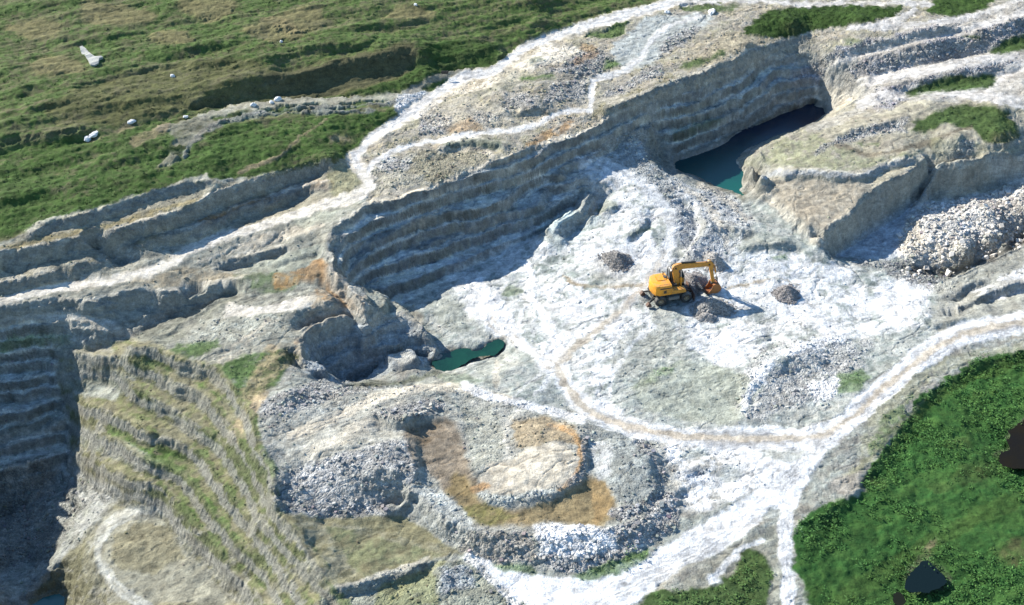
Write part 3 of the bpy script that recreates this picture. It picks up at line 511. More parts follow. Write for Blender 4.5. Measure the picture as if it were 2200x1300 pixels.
poly([(1455,145),(1480,125),(1560,112),(1540,125),(1480,150)], GRASS*1.1, a=.85, veg=.8); poly([(1450,25),(1470,8),(1590,10),(1570,30),(1480,25)], GRASS, a=.85, veg=.9, patch=.1)
poly([(1990,30),(2010,0),(2060,-20),(2160,-20),(2120,20),(2030,34)], GRASS*.9, a=.95, veg=1); poly([(2120,115),(2160,85),(2250,60),(2250,105),(2160,115)], GRASS*.8, a=.9, veg=1)
poly([(1945,200),(1975,180),(2040,163),(2135,162),(2135,188),(2060,192),(1960,207)], GRASS*.9, a=.95, veg=1, wob=5)
# north-east tips: stones of mixed colours
T1 = [(1700,165),(1760,125),(1830,98),(1900,82),(2010,55),(2020,65),(1900,105),(1800,135),(1760,175)]; T2 = [(1820,150),(1880,118),(1960,98),(2050,78),(2140,50),(2250,30),(2250,80),(2160,110),(2060,120),(1960,140),(1870,162)]; T3 = [(1870,210),(1900,192),(1980,167),(2060,150),(2200,125),(2200,140),(2000,180),(1940,205)]; T4 = [(1880,215),(1930,205),(1950,215),(1885,245),(1870,240)]
poly([(1700,180),(1850,90),(2100,20),(2300,-20),(2300,220),(1860,215),(1790,190)], c3(.34,.32,.285), a=.9, wob=5, st=True)
for t in (T1, T2, T3, T4): poly(t, c3(.30,.285,.275), a=.9, rock=.65, wob=6); poly(t, c3(.24,.165,.12), a=.45, patch=.5, rock=1); poly(t, c3(.30,.33,.37), a=.6, patch=.55, rock=1)
blob(2090,80,22,9,GRASS*1.3,a=.7,veg=.6); blob(1830,90,20,6,GRASS*1.3,a=.5,veg=.4)
for p, w in (([(1440,8),(1520,2),(1640,3),(1740,8),(1940,5),(2000,10)],5),([(1950,5),(1965,20),(1930,40),(1890,52)],6),([(1830,60),(1900,58),(2000,50),(2100,30),(2200,-5)],6),([(1800,135),(1850,110),(1950,85),(2080,60),(2200,25)],7),([(1850,180),(1950,160),(2060,138),(2180,118)],9),([(2120,190),(2160,160),(2200,140)],12)): line(p, w, c3(.46,.43,.38), a=.85, smooth=.6, st=True)
line([(1480,130),(1560,65),(1600,25),(1640,8)], 4, CREAM*.8, a=.6)
# bottom middle spoil heaps
BM = [(560,900),(700,860),(880,830),(1010,835),(1150,870),(1280,890),(1400,935),(1480,960),(1480,1080),(1400,1160),(1250,1230),(1050,1220),(1000,1190),(860,1105),(590,1100),(560,1000)]
poly(BM, c3(.31,.305,.27), wob=5, rock=.35); poly(BM, c3(.25,.26,.23), a=.6, patch=.5)
poly([(600,920),(700,880),(800,880),(860,920),(880,960),(800,980),(650,990),(560,950)], c3(.35,.34,.29), a=.8, wob=10, rock=.15); poly([(660,960),(740,920),(860,860),(880,850),(860,880),(740,960),(640,990)], CREAM*1.05, a=.6, patch=.3)
poly([(700,985),(880,935),(905,1000),(885,1040),(840,1060),(820,1098),(760,1098),(580,1075),(620,1020)], STONE*1.05, a=.85, rock=.7, wob=10); poly([(640,1000),(720,980),(740,1020),(660,1040)], WHITE*.8, a=.4, patch=.45, rock=.8)
line([(620,935),(700,905),(780,868),(870,840),(950,830),(1020,840),(1100,860)], 9, CREAM*1.1, a=.85, soft=5, smooth=.4)
poly([(790,885),(850,870),(930,862),(950,870),(930,892),(830,905)], STONE*.85, a=.85, rock=1)
poly([(868,905),(960,895),(990,920),(1000,980),(1020,1040),(1010,1070),(960,1060),(915,1010),(875,990)], c3(.21,.165,.115), a=.85, wob=9, soft=10, rock=.05); poly([(875,915),(960,905),(980,940),(900,955)], BROWN*.9, a=.6, patch=.35)
poly([(960,1060),(980,1015),(1020,1050),(1040,1080),(1110,1095),(1200,1060),(1262,1020),(1300,1030),(1325,1070),(1318,1110),(1290,1135),(1180,1125),(1080,1138),(1010,1125)], c3(.205,.155,.075), a=.9, wob=8, soft=9, veg=.35, rock=0); poly([(980,1090),(1040,1080),(1120,1110),(1080,1135),(1010,1125)], c3(.14,.15,.045), a=.6, patch=.25, veg=.5); poly([(1260,1020),(1310,1040),(1325,1080),(1280,1130)], c3(.26,.165,.07), a=.5, patch=.3)
poly([(990,880),(1060,870),(1090,920),(1080,990),(1020,1010),(1000,940)], c3(.30,.30,.25), a=.8)
poly([(1030,1030),(1050,1000),(1100,985),(1140,960),(1200,945),(1245,980),(1225,1030),(1130,1060),(1060,1065)], CREAM*1.0, a=.95, wob=6, rock=.05); poly([(1100,900),(1160,890),(1230,910),(1250,960),(1200,945),(1140,960),(1110,960)], TAN*.85, a=.85, patch=.1, st=True)
line([(1180,910),(1230,930),(1250,980),(1235,1025),(1200,1050)], 7, ORANGE*1.05, a=.8, patch=.2, wob=5); line([(1022,1050),(1045,1045)], 7, ORANGE*1.1, a=.8)
line([(1255,950),(1262,985),(1250,1015),(1225,1035)], 9, STONE*.8, a=.85, rock=1, wob=3); poly([(1030,1060),(1110,1065),(1210,1040),(1180,1065),(1110,1080),(1090,1100),(1050,1085)], c3(.38,.40,.37), a=.85, rock=.8)
poly([(1262,930),(1340,930),(1400,960),(1425,1010),(1410,1060),(1350,1080),(1320,1060),(1290,1030),(1262,1010)], c3(.27,.285,.265), a=.9, rock=.3, wob=5); line([(1370,945),(1412,985),(1420,1030),(1395,1075),(1350,1100),(1320,1100)], 10, STONE*.95, a=.9, rock=1)
poly([(1270,950),(1310,945),(1310,1020),(1280,1030)], WHITE*.8, a=.5, patch=.45)
poly([(885,1040),(940,1050),(1000,1100),(1030,1140),(1000,1170),(940,1140),(880,1100)], c3(.37,.38,.35), a=.9, wob=6, rock=.35)
poly([(1000,1145),(1140,1140),(1150,1200),(1060,1215),(980,1180)], c3(.29,.27,.235), a=.9, rock=.8); 
poly([(1420,1060),(1470,1050),(1450,1140),(1330,1205),(1250,1235),(1180,1220),(1150,1190),(1250,1170),(1330,1130),(1390,1110)], STONE*1.0, a=.95, rock=1, wob=6)
poly([(1145,1130),(1200,1122),(1280,1135),(1320,1140),(1330,1180),(1240,1200),(1160,1190)], WHITE*1.08, a=.98, rock=.8, wob=6, patch=.05)
line([(1050,1150),(1065,1180),(1055,1175)],1)
line([(1125,865),(1100,900),(1085,930),(1093,990)], 6, c3(.45,.43,.37), a=.9, smooth=.5)
# olive field and bottom
poly([(590,1105),(700,1110),(860,1110),(960,1165),(1000,1190),(920,1205),(830,1240),(700,1265),(640,1150)], c3(.19,.175,.10), a=.95, wob=5, veg=.35, rock=0); poly([(600,1100),(1000,1180),(830,1250),(690,1270)], c3(.25,.24,.18), a=.6, patch=.55, st=True); poly([(700,1130),(950,1190),(780,1250)], c3(.11,.13,.05), a=.6, patch=.5, veg=.6, st=True)
poly([(580,1075),(680,1085),(830,1085),(835,1108),(700,1112),(600,1102)], STONE*.8, a=.9, rock=.9, wob=3)
poly([(690,1280),(920,1205),(1010,1195),(1050,1220),(1150,1290),(1200,1460),(650,1460)], c3(.24,.25,.20), a=.9, rock=.5, patch=.05); poly([(940,1220),(1000,1210),(1020,1260),(950,1280)], c3(.28,.30,.31), a=.8, rock=.9); poly([(820,1260),(930,1225),(940,1300),(800,1310)], c3(.16,.17,.08), a=.7, patch=.2, veg=.6)
line([(840,1290),(900,1240),(960,1205)], 6, c3(.24,.24,.13), a=.8); line([(1010,1200),(1050,1230),(1100,1290),(1120,1330)], 12, WHITE*.9, a=.75, patch=.15, rock=.6)
# white haul roads
poly([(1010,1190),(1080,1225),(1180,1245),(1300,1235),(1400,1190),(1520,1120),(1620,1060),(1640,1010),(1580,960),(1560,945),(1820,915),(1790,960),(1740,1020),(1715,1080),(1700,1100),(1660,1090),(1600,1150),(1450,1230),(1360,1290),(1290,1340),(1180,1400),(1130,1300)], WHITE*1.1, a=.98, wob=7, rock=.05, smooth=.5)
poly([(1560,950),(1690,955),(1740,960),(1720,1000),(1660,1040),(1620,1000)], WHITE, a=.8, patch=.2); poly([(1640,955),(1730,960),(1760,975),(1700,990),(1640,985)], c3(.30,.31,.26), a=.7, patch=.35)
poly([(1400,950),(1560,950),(1600,1000),(1640,1040),(1560,1090),(1470,1110),(1440,1040)], c3(.40,.39,.35), a=.8, patch=.1, rock=.3); WH([(1430,960),(1600,960),(1640,1040),(1540,1100),(1470,1090)], .45)
blob(1490,975,30,12,CLAY,a=.7,patch=.2); blob(1565,1015,24,14,CLAY*.9,a=.6,patch=.2); poly([(1470,1020),(1500,1000),(1530,1005),(1520,1035),(1480,1045)], c3(.40,.43,.46), a=.8, rock=.5)
line([(1680,1040),(1690,1100),(1688,1160),(1690,1240),(1697,1330)], 14, WHITE*.95, soft=4, wob=4, a=.95, smooth=.6); poly([(1600,1160),(1670,1130),(1675,1300),(1640,1330),(1600,1250)], c3(.25,.25,.20), a=.8, patch=.1)
poly([(1480,1240),(1560,1190),(1630,1150),(1650,1190),(1620,1240),(1500,1280),(1420,1290)], c3(.26,.25,.20), a=.85, wob=8)
poly([(1370,1310),(1400,1275),(1520,1262),(1580,1230),(1600,1180),(1640,1190),(1655,1240),(1640,1300),(1560,1340),(1400,1400)], GRASS*.85, a=.95, veg=1, wob=9)
line([(1530,1250),(1560,1215),(1600,1175),(1640,1160)], 5, WHITE, a=.8, patch=.2); blob(1535,1250,12,5,WHITE,a=.9)
poly([(1230,1240),(1320,1205),(1390,1180),(1400,1195),(1320,1235),(1250,1250)], GRASS*1.5, a=.85, veg=.8, wob=6, patch=.1); poly([(1060,1215),(1140,1215),(1150,1228),(1080,1222)], GRASS*1.8, a=.6, veg=.4)
# scrubland on the right
SG = [(2500,730),(2200,748),(2120,765),(2030,805),(1960,862),(1920,940),(1880,985),(1850,1040),(1850,1065),(1780,1080),(1715,1140),(1705,1200),(1740,1290),(1770,1460),(2500,1460)]
poly(SG, DKGR*2.2, a=1, wob=15, soft=4, veg=1, rock=0)
poly([(2200,755),(2120,780),(2030,830),(1960,890),(1930,950),(1880,1000),(1930,960),(2000,880),(2080,830),(2200,790)], GRASS*1.1, a=.85, wob=8, veg=.7)
line([(1780,1310),(1870,1250),(1950,1200),(2030,1150),(2100,1110),(2220,1060)], 16, GRASS*1.25, a=.8, wob=12, veg=.45)
poly([(1960,880),(1990,860),(1900,960),(1850,1020),(1800,1030),(1860,980)], c3(.27,.26,.17), a=.85, wob=6, veg=.2); poly([(1780,1030),(1850,1010),(1860,1060),(1800,1062)], c3(.33,.30,.25), a=.85, wob=6, veg=0)
for u, v, r in [(2060,955,30),(2080,1020,38),(2020,1045,24),(2170,1190,40),(2120,1010,30),(1890,1040,16),(2100,850,20),(1990,1180,14)]: blob(u, v, r, r*.5, c3(.10,.10,.035), a=.3, wob=10, veg=.6)
blob(2185,1190,30,26,BROWN*.8,a=.5,veg=.3,patch=.3)
line([(1980,1210),(1995,1180),(2010,1160)], 5, TAN*.6, a=.7)
for q_, pad in ((LAKE, 5), ([(933,779),(938,765),(955,760),(994,750),(1028,755),(1052,738),(1075,730),(1080,741),(1058,763),(1018,768),(987,785),(942,798),(933,779)], 7), ([(2142,975),(2170,965),(2166,930),(2180,922),(2215,895)],6), ([(1948,1240),(1962,1222),(1985,1200),(2005,1215),(2038,1245),(2015,1265),(1972,1275),(1950,1262),(1948,1240)],5)): line(list(q_), pad, c3(.11,.105,.075), soft=4, wob=5, a=.75, patch=.05)
poly([(1880,860),(1960,790),(2100,745),(2200,738),(2200,752),(2100,768),(2010,815),(1940,880),(1890,960),(1850,1010),(1840,960)], c3(.26,.26,.18), a=.7, patch=.2, wob=10, veg=.2); poly([(1900,900),(1960,850),(1930,920),(1870,990),(1850,990)], GRASS*1.3, a=.6, patch=.4, veg=.6)
# tracks
RW = [(a, b) for a, b, c in RD1]
line(RW, 10, CREAM, a=.75, soft=5, wob=5, veg=0); line(RW, 8, ROAD*1.12, soft=3, wob=2.5, a=.96, smooth=.9, rock=0, veg=0)
line(RW[12:], 10, ROAD*1.15, soft=4, wob=4, a=.96, smooth=.9, rock=0, veg=0); line([(760,345),(790,385),(780,410),(740,430)], 16, ROAD*1.1, a=.9, wob=6, smooth=.6)
line([(950,195),(930,215),(890,240)], 12, ROAD*1.1, a=.85, wob=6); line([(940,205),(1000,190),(1050,178),(1062,160)], 7, CREAM*1.1, a=.85, wob=5)
line([(480,680),(520,545),(470,545)],1)
line([(790,365),(820,335),(880,312),(960,298),(1050,285),(1120,277),(1160,265),(1200,243),(1262,237)], 6, ROAD*1.1, soft=3, wob=3, a=.95, smooth=.7, rock=0); poly([(1120,262),(1150,255),(1180,250),(1175,265),(1140,278)], CREAM*1.15, a=.8)
line([(1266,242),(1272,205),(1282,172),(1340,150),(1375,125),(1400,85),(1440,55),(1500,35)], 6, ROAD*1.08, soft=3, wob=3, a=.93, smooth=.7, rock=0); line([(1245,178),(1282,170)], 5, ROAD, a=.7)
line([(1255,245),(1235,265),(1205,295)], 4, CREAM, a=.8); line([(1180,250),(1200,255),(1195,280)], 6, CREAM, a=.7)
line([(960,322),(1020,322),(1050,328),(1060,340),(1040,352),(1000,372)], 4, CREAM*.95, a=.8)
RR = [(a, b) for a, b, c in RD2]; R2 = RR[10:]
line(R2, 18, WHITE*1.02, soft=5, wob=5, a=.9, rock=.05, smooth=.5); line(RR[6:], 5.5, c3(.37,.31,.235), soft=4, wob=3, a=.85, smooth=.9, rock=0)
line(RR[15:], 24, WHITE*1.05, soft=4, wob=5, a=.95, rock=.05, smooth=.7); line(RR[13:], 6, c3(.41,.355,.28), soft=5, wob=3, a=.85, smooth=.9)
line([(a-2, b+9) for a, b in RR[15:]], 2, c3(.36,.31,.25), a=.7, smooth=.9)
line(RR[1:8], 11, WHITE*.97, soft=6, wob=6, a=.85, smooth=.5)
line([(1135,570),(1142,600),(1145,640),(1180,700),(1210,760)], 9, WHITE*1.05, a=.92, wob=5, smooth=.7); line([(1025,610),(1040,655),(1085,700),(1140,750),(1195,785)], 12, WHITE*1.02, a=.9, wob=7); line([(1060,690),(1120,735),(1190,785)], 4, c3(.35,.29,.21), a=.8)
for u in (1005, 1022, 1040): line([(u+25,700),(u+8,650),(u,610)], 4, WHITE, a=.6, wob=4)
line([(1090,560),(1110,545),(1135,572),(1165,540),(1150,520)], 4, WHITE*.95, a=.7)
line([(1000,830),(1060,855),(1120,868),(1180,882),(1250,900)], 9, WHITE*.95, a=.9, wob=5, smooth=.5); line([(1150,850),(1190,800)], 5, WHITE*.9, a=.7); line([(1100,860),(1140,820),(1180,790)], 4, WHITE*.85, a=.6)
WH([(1300,700),(1340,680),(1350,720),(1300,770),(1290,860),(1270,830),(1280,770)], .3); WH([(1260,880),(1300,850),(1340,880),(1330,900)], .3)
for o in (-12, -4, 5, 13): line([(a+o*.6, b+o) for a, b, c in RD3[1:-1]], 1.3, c3(.27,.27,.26), a=.6, wob=2, soft=1.5, smooth=.8)
line([(1800,925),(1760,985),(1690,1050),(1560,1130),(1400,1210),(1300,1270)], 3, WHITE*1.1, a=.8)
poly([(1500,925),(1800,930),(1870,870),(1880,880),(1820,935),(1780,960),(1560,955)], WHITE, a=.4)
# pit walls cut in low lifts; level spots under ponds
_S = MS.copy(); MS[:] = 0
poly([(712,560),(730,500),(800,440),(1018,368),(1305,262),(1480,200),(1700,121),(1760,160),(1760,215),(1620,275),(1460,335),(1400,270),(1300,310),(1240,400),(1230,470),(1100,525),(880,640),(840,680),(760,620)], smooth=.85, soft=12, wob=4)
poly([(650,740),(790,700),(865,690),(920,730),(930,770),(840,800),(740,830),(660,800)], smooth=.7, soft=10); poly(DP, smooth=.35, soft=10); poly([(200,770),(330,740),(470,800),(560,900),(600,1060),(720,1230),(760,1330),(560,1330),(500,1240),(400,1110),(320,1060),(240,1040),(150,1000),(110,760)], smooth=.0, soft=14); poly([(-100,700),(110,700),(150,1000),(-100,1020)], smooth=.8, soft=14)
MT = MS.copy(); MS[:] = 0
poly([(200,740),(330,720),(480,790),(580,900),(620,1060),(740,1230),(780,1400),(540,1400),(480,1260),(380,1130),(320,1080),(160,1050),(110,760)], smooth=1, soft=14); MW = MS.copy(); MS[:] = 0
for q_, pad in ((LAKE, 1.03), ([(933,779),(938,765),(955,760),(994,750),(1028,755),(1052,738),(1075,730),(1080,741),(1058,763),(1018,768),(987,785),(942,798)], 1), ([(2142,975),(2170,965),(2166,930),(2180,922),(2215,895),(2300,900),(2300,1010),(2190,1008),(2155,1000)],1), ([(1948,1240),(1962,1222),(1985,1200),(2005,1215),(2038,1245),(2015,1265),(1972,1275),(1950,1262)],1), ([(1915,1275),(1930,1272),(1948,1288),(1935,1298),(1918,1290)],1)): poly(q_, smooth=1, soft=4, wob=0)
line(RW, 12, smooth=.85, soft=5); line(RR[12:], 14, smooth=.6, soft=5); line([(0,693),(101,680),(186,682),(254,696)], 7, smooth=.7); line([(a, b) for a, b, c in RD3[1:]], 24, smooth=.6, soft=6); MF = MS.copy(); MS[:] = _S
line(RR[6:], 7, c3(.43,.385,.32), soft=5, wob=5, a=.8, patch=.08, smooth=.9, rock=0)
line([(a+3, b-3) for a, b in RR[7:]], 1.6, c3(.30,.25,.19), soft=1.5, wob=2, a=.6); line([(a-4, b+3) for a, b in RR[7:]], 1.6, c3(.30,.25,.19), soft=1.5, wob=2, a=.6)
for o in (-14, -9, 10, 16): line([(a+o*.5, b+o*.8) for a, b in RR[12:]], 1.2, c3(.30,.31,.32), a=.6, patch=.3, wob=3, soft=1.5)
for p in ([(1030,1210),(1200,1250),(1400,1190),(1640,1040),(1700,1090),(1560,1170),(1300,1330),(1100,1300)],[(1560,950),(1820,920),(1740,1030),(1660,1040)],[(1840,900),(1980,780),(2200,690),(2200,730),(2000,800),(1870,920)]): poly(p, c3(.38,.40,.43), a=.25, patch=.8, st=True)
line([(1135,570),(1142,600),(1145,640),(1180,700),(1210,760)], 9, WHITE*1.08, a=.9, wob=5, smooth=.7); line([(1025,610),(1040,655),(1085,700),(1140,750),(1195,785)], 11, WHITE*1.05, a=.85, wob=7, smooth=.5)
line(RR[5:], 6, c3(.43,.38,.305), soft=5, wob=5, a=.8, patch=.1, smooth=.9, rock=0)
for o in (-6, 4): line([(1055+o,690-o),(1120+o,737-o),(1190+o,787-o)], 2, c3(.36,.30,.22), a=.65, patch=.2)
line(RR[0:6], 10, WHITE*1.05, a=.85, wob=6, smooth=.6)
for o in (-8, -3, 4, 9): line([(a+o, b+o*.3) for a, b in RR[0:8]], 1.2, c3(.27,.30,.33), a=.6, patch=.25, wob=2, soft=1.5)
line([(1250,345),(1300,380),(1340,430),(1350,470)], 5, WHITE, a=.7, patch=.2); line([(1440,385),(1490,440),(1500,500),(1470,560)], 4, WHITE*.9, a=.6, patch=.2)
line([(1210,590),(1240,612),(1310,618),(1380,612)], 4, TAN*.85, a=.8); line([(1560,620),(1620,608),(1690,603),(1720,612)], 2.5, TAN*.9, a=.8)
line([(1600,880),(1625,820),(1670,775),(1760,735),(1860,700),(1960,690)], 8, WHITE*1.05, a=.85, wob=8, patch=.1)
for o in (0, 9, 18): line([(1640+o,790+o),(1700+o,758+o*.7),(1800+o,722+o*.7),(1880+o,700+o*.6)], 1.3, c3(.22,.25,.28), a=.6, patch=.3, wob=3)
line([(1400,700),(1360,740),(1320,800),(1310,850)], 5, WHITE*.95, a=.7, patch=.2, wob=8); line([(1450,690),(1480,740),(1500,790)], 3, WHITE*.9, a=.5, patch=.3)
line([(790,365),(820,335),(880,312),(960,298),(1050,285),(1120,277),(1160,265),(1200,243),(1262,237)], 5, WHITE*.9, soft=3, wob=3, a=.8); line([(1266,242),(1272,205),(1282,172),(1340,150),(1375,125),(1400,85),(1440,55),(1500,35)], 5, WHITE*.88, soft=3, wob=3, a=.75); line(RW[11:], 7, WHITE*.95, soft=3, wob=3, a=.75); line(RW[:13], 8.5, c3(.58,.54,.46), soft=2.5, wob=2.5, a=.95, rock=0, smooth=.9); line([(-100,715),(0,693),(101,680),(186,683),(240,694)], 6.5, c3(.50,.47,.40), soft=2.5, wob=2.5, a=.9, rock=0)
for p_, d_, r_, s_ in WALLS:      # paints shade onto each face and sunlight along each lip
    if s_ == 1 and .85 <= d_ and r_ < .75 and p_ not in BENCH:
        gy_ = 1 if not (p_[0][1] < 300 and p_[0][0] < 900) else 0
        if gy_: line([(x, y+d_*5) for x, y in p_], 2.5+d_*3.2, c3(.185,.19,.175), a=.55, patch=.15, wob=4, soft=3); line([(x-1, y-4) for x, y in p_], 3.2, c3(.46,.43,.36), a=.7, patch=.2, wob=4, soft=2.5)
lp_ = [(375,1112),(330,1100),(280,1105),(232,1132),(212,1167),(210,1202),(232,1242),(272,1277),(340,1322)]; line(lp_, 13, c3(.38,.38,.335), soft=2.5, wob=3, a=.9, smooth=.8); line([(x-9, y+9) for x, y in lp_], 2.5, c3(.15,.14,.10), a=.6, patch=.2); line([(x+14, y+8) for x, y in lp_[1:]], 2, c3(.17,.16,.11), a=.5, patch=.2)
poly(SG, GRASS*1.25, a=.6, patch=.66, st=True, wob=12); poly(SG, DKGR*1.2, a=.5, patch=.7)
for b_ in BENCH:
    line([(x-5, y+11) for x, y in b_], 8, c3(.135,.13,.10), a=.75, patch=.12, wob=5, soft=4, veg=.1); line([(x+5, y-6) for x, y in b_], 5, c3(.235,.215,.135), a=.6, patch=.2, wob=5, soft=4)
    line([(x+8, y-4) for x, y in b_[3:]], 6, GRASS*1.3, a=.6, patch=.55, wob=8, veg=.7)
for p, w in (([(1830,60),(1900,58),(2000,50),(2100,30),(2200,-5)],7),([(1800,137),(1850,112),(1950,87),(2080,62),(2200,25)],8),([(1850,180),(1950,160),(2060,138),(2180,118)],10),([(1850,225),(1900,207),(1980,192),(2060,197),(2200,222)],11),([(2120,190),(2160,160),(2200,140)],14),([(1440,8),(1520,2),(1640,3),(1740,8),(1940,5),(2000,10)],5),([(1950,5),(1965,20),(1930,40),(1890,52)],6)): line(p, w, c3(.46,.44,.41), a=.8, patch=.08, smooth=.6, rock=.05, st=True)
poly([(2130,335),(2195,330),(2300,320),(2300,395),(2150,400),(2125,370)], c3(.50,.48,.43), a=.85, wob=4)
for rd, offs in ((RW, (-4, 4)), (RR[14:], (-16, -10, 9, 15, 20)), ([(a, b) for a, b, c in RD3[1:]], (-14, -7, -1, 6, 12, 18)), ([(1685,1080),(1689,1160),(1690,1240),(1697,1330)], (-5, 5))):
    for o in offs: line([(a+(o if rd[0][0] == 1685 else o*.4), b+(0 if rd[0][0] == 1685 else o)) for a, b in rd], .9, c3(.25,.25,.25), a=.55, patch=.3, wob=2.5, soft=1.3)
for q_ in ([(1945,202),(1975,180),(2040,163),(2135,162),(2135,188),(2060,192),(1960,209)],[(2120,115),(2160,85),(2250,60),(2250,105),(2160,115)],[(1990,30),(2010,0),(2060,-20),(2160,-20),(2120,20),(2030,34)]): poly(q_, GRASS*.85, a=.97, veg=1, wob=5, rock=0, smooth=0)
poly(FL, c3(.33,.345,.33), a=.2, patch=.4, st=True)
line([(1430,575),(1442,520),(1438,470),(1425,430),(1390,395),(1340,365),(1290,345)], 6, c3(.56,.56,.54), a=.8, patch=.1, smooth=.6, rock=0)
MC *= (1+.16*NS2+.14*NB)[..., None]; MC = np.clip(MC, .006, .74)

# ------------------------------------------------------------------ the ground sheet
def paint_at(x, y, z):
    """ground cover map looked up at the image pixel each point projects to"""
    u, v = proj(x, y, z); u = u+fbm(x, y, .8, 3, 6)*4.5+fbm(x, y, .22, 2, 2)*1.5; v = v+fbm(x, y, .8, 3, 1)*3+fbm(x, y, .22, 2, 4)*1.2; a = (u-BU0)/BS; b = (v-BV0)/BS
    uu, vv = u, v; out = [bil(M, a, b) for M in (MC, MR, MV, MS, MT, MF)]
    # beyond the image frame: moorland
    o = sstep(30, 260, np.maximum.reduce([-60-uu, uu-2260, -20-vv, vv-1360])+fbm(x, y, 6, 3, 3)*60); w_ = sstep(-.4, .5, streak(x, y, 3, 4, .45, o=4, k=2))[..., None]
    moor = (GRASS*w_+OLIVE*(1-w_))*(1+.3*fbm(x, y, 1.2, 3, 5))[..., None]
    out[0] = out[0]*(1-o[..., None])+moor*o[..., None]
    for i_, t_ in ((1, 0), (2, .6), (3, 0), (4, 0), (5, 0)): out[i_] = out[i_]*(1-o)+t_*o
    return out
def ground(x, y):
    """height, with worn crests, fluted faces, rubble and ruts; plus cover"""
    wx = fbm(x, y, 2.6, 4, 1)*.26+fbm(x, y, .7, 2, 3)*.09; wy = fbm(x, y, 2.6, 4, 5)*.30+fbm(x, y, .7, 2, 6)*.09
    h0 = base_h(x, y); e = .35
    sx = (base_h(x+e, y)-base_h(x-e, y))/(2*e); sy = (base_h(x, y+e)-base_h(x, y-e))/(2*e); sl = np.hypot(sx, sy); st = sstep(.25, 1.1, sl)
    tw, ww = grid_t(x, y); cm = 1-.45*tw-.6*ww; h = base_h(x+wx*cm, y+wy*cm)
    C, R, V, S, T, FL_ = paint_at(x, y, h)
    far = sstep(40, 90, np.hypot(np.maximum(np.abs(x)-60, 0), np.maximum(np.maximum(60-y, y-180), 0))*1.6)
    calm = (1-.85*S)
    h = h+fbm(x, y, 4.5, 4, 2)*.16*calm+streak(x, y, .9, 4, .5, o=3, k=4)*.05*calm
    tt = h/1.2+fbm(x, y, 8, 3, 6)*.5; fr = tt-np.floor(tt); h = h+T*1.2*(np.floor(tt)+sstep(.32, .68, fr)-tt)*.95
    # strata on the steep faces
    lay = np.sin((h+fbm(x, y, 6, 2, 3)*.5)*9.0); h = h+st*lay*.07+st*fbm(x, y, .35, 3, 6)*.08
    # run-off gullies down the faces
    tx = np.where(sl > 1e-4, -sy/(sl+1e-6), 1); ty = np.where(sl > 1e-4, sx/(sl+1e-6), 0)
    # rubble
    f1, f2, cid = cells(x+wx*.3, y+wy*.3, .62, 1); g1, g2, gid = cells(x, y, .30, 4)
    Rr = np.clip(R+NRN(x, y)*.25, 0, 1)*calm
    h = h+Rr*(sstep(.0, .22, f2-f1)*(.015+.06*cid)*(cid > .35)+sstep(0, .25, g2-g1)*(.01+.06*gid))
    # rills and cracks washed into the loose ground
    rn = np.abs(streak(x, y, 2.6, 2.2, .5, o=4, k=6, g=.55)); rl = (1-sstep(0, .07, rn))*(1-.6*S)*(1-V); h = h-rl*.09; C = C*(1-.22*rl)[..., None]
    fl_ = fbm(x, y, .45, 3, 0)*(1-V); C = C*(1+.16*fl_)[..., None]; h = h+.035*fl_*(1-.5*S)
    # plants
    f1, f2, cid = cells(x, y, 1.1, 2); tu = np.clip(1-f1*1.3, 0, 1)**.7
    h = h+V*(tu*.12*cid+fbm(x, y, .6, 2, 7)*.07)
    grassy = sstep(.3, .6, V)*sstep(-20, 10, -x+(y-128)*1.5-20)
    h = h+grassy*(streak(x, y, 2.4, 4.5, .42, o=4, k=2, g=.5)*.42-.1)
    h = h*(1-FL_)+(h0+.04*fbm(x, y, .6, 2, 1))*FL_
    fc = .27+.05*fbm(x, y, 2, 3, 4); gr = sstep(.25, .5, V); fc = fc*(1-.6*gr); face = (st*.6*(1-.4*V))[..., None]*(1-sstep(.2, .5, T))[..., None]; C = C*(1-face)+np.stack([fc*.95, fc*.95, fc*.84*(1-.35*gr)], -1)*face
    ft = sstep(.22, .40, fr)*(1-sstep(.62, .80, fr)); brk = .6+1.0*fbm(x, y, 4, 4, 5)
    C = C*(1+T*(.62-1.05*ft)*np.clip(brk, .05, 1.2))[..., None]  # pale flats, dark faces: sky light on the terraces painted into the colour
    h = h*(1-far)+5.0*far
    return h, C, R, V, S, st
def grid_t(x, y):
    u, v = proj(x, y, np.clip(base_h(x, y), -12, 14)); return bil(MT, (u-BU0)/BS, (v-BV0)/BS), bil(MW, (u-BU0)/BS, (v-BV0)/BS)
def NRN(x, y): return fbm(x, y, 2.5, 3, 3)
SUNAZ = math.atan2(.5, -.865); SUNEL = math.radians(33.0)
def axis(a, b, step, lo, hi):
    c = np.arange(a, b+step/2, step); g = [step]; 
    while sum(g) < hi-b: g.append(g[-1]*1.18)
    up = b+np.cumsum(g); g = [step]
    while sum(g) < a-lo: g.append(g[-1]*1.18)
    return np.r_[(a-np.cumsum(g))[::-1], c, up]
RES = .095
gx = axis(-80, 80, RES, -2500, 2500)
gy = np.r_[axis(58, 100, RES*.9, -2000, 100)[:-12], np.arange(100, 186, RES*1.35)]
gy = gy[np.r_[True, np.diff(gy) > .01]]
g = [.14]
while sum(g) < 3500: g.append(g[-1]*1.18)
gy = np.r_[gy, gy[-1]+np.cumsum(g)]
GXX, GYY = np.meshgrid(gx, gy)
GH, GC, GR, GV, GS, GST = ground(GXX, GYY)
def ground_z(x, y):
    fx = np.interp(x, gx, np.arange(len(gx))); fy = np.interp(y, gy, np.arange(len(gy))); return bil(GH, fx, fy)
def grid_at(M, x, y):
    fx = np.interp(x, gx, np.arange(len(gx))); fy = np.interp(y, gy, np.arange(len(gy))); return bil(M, fx, fy)
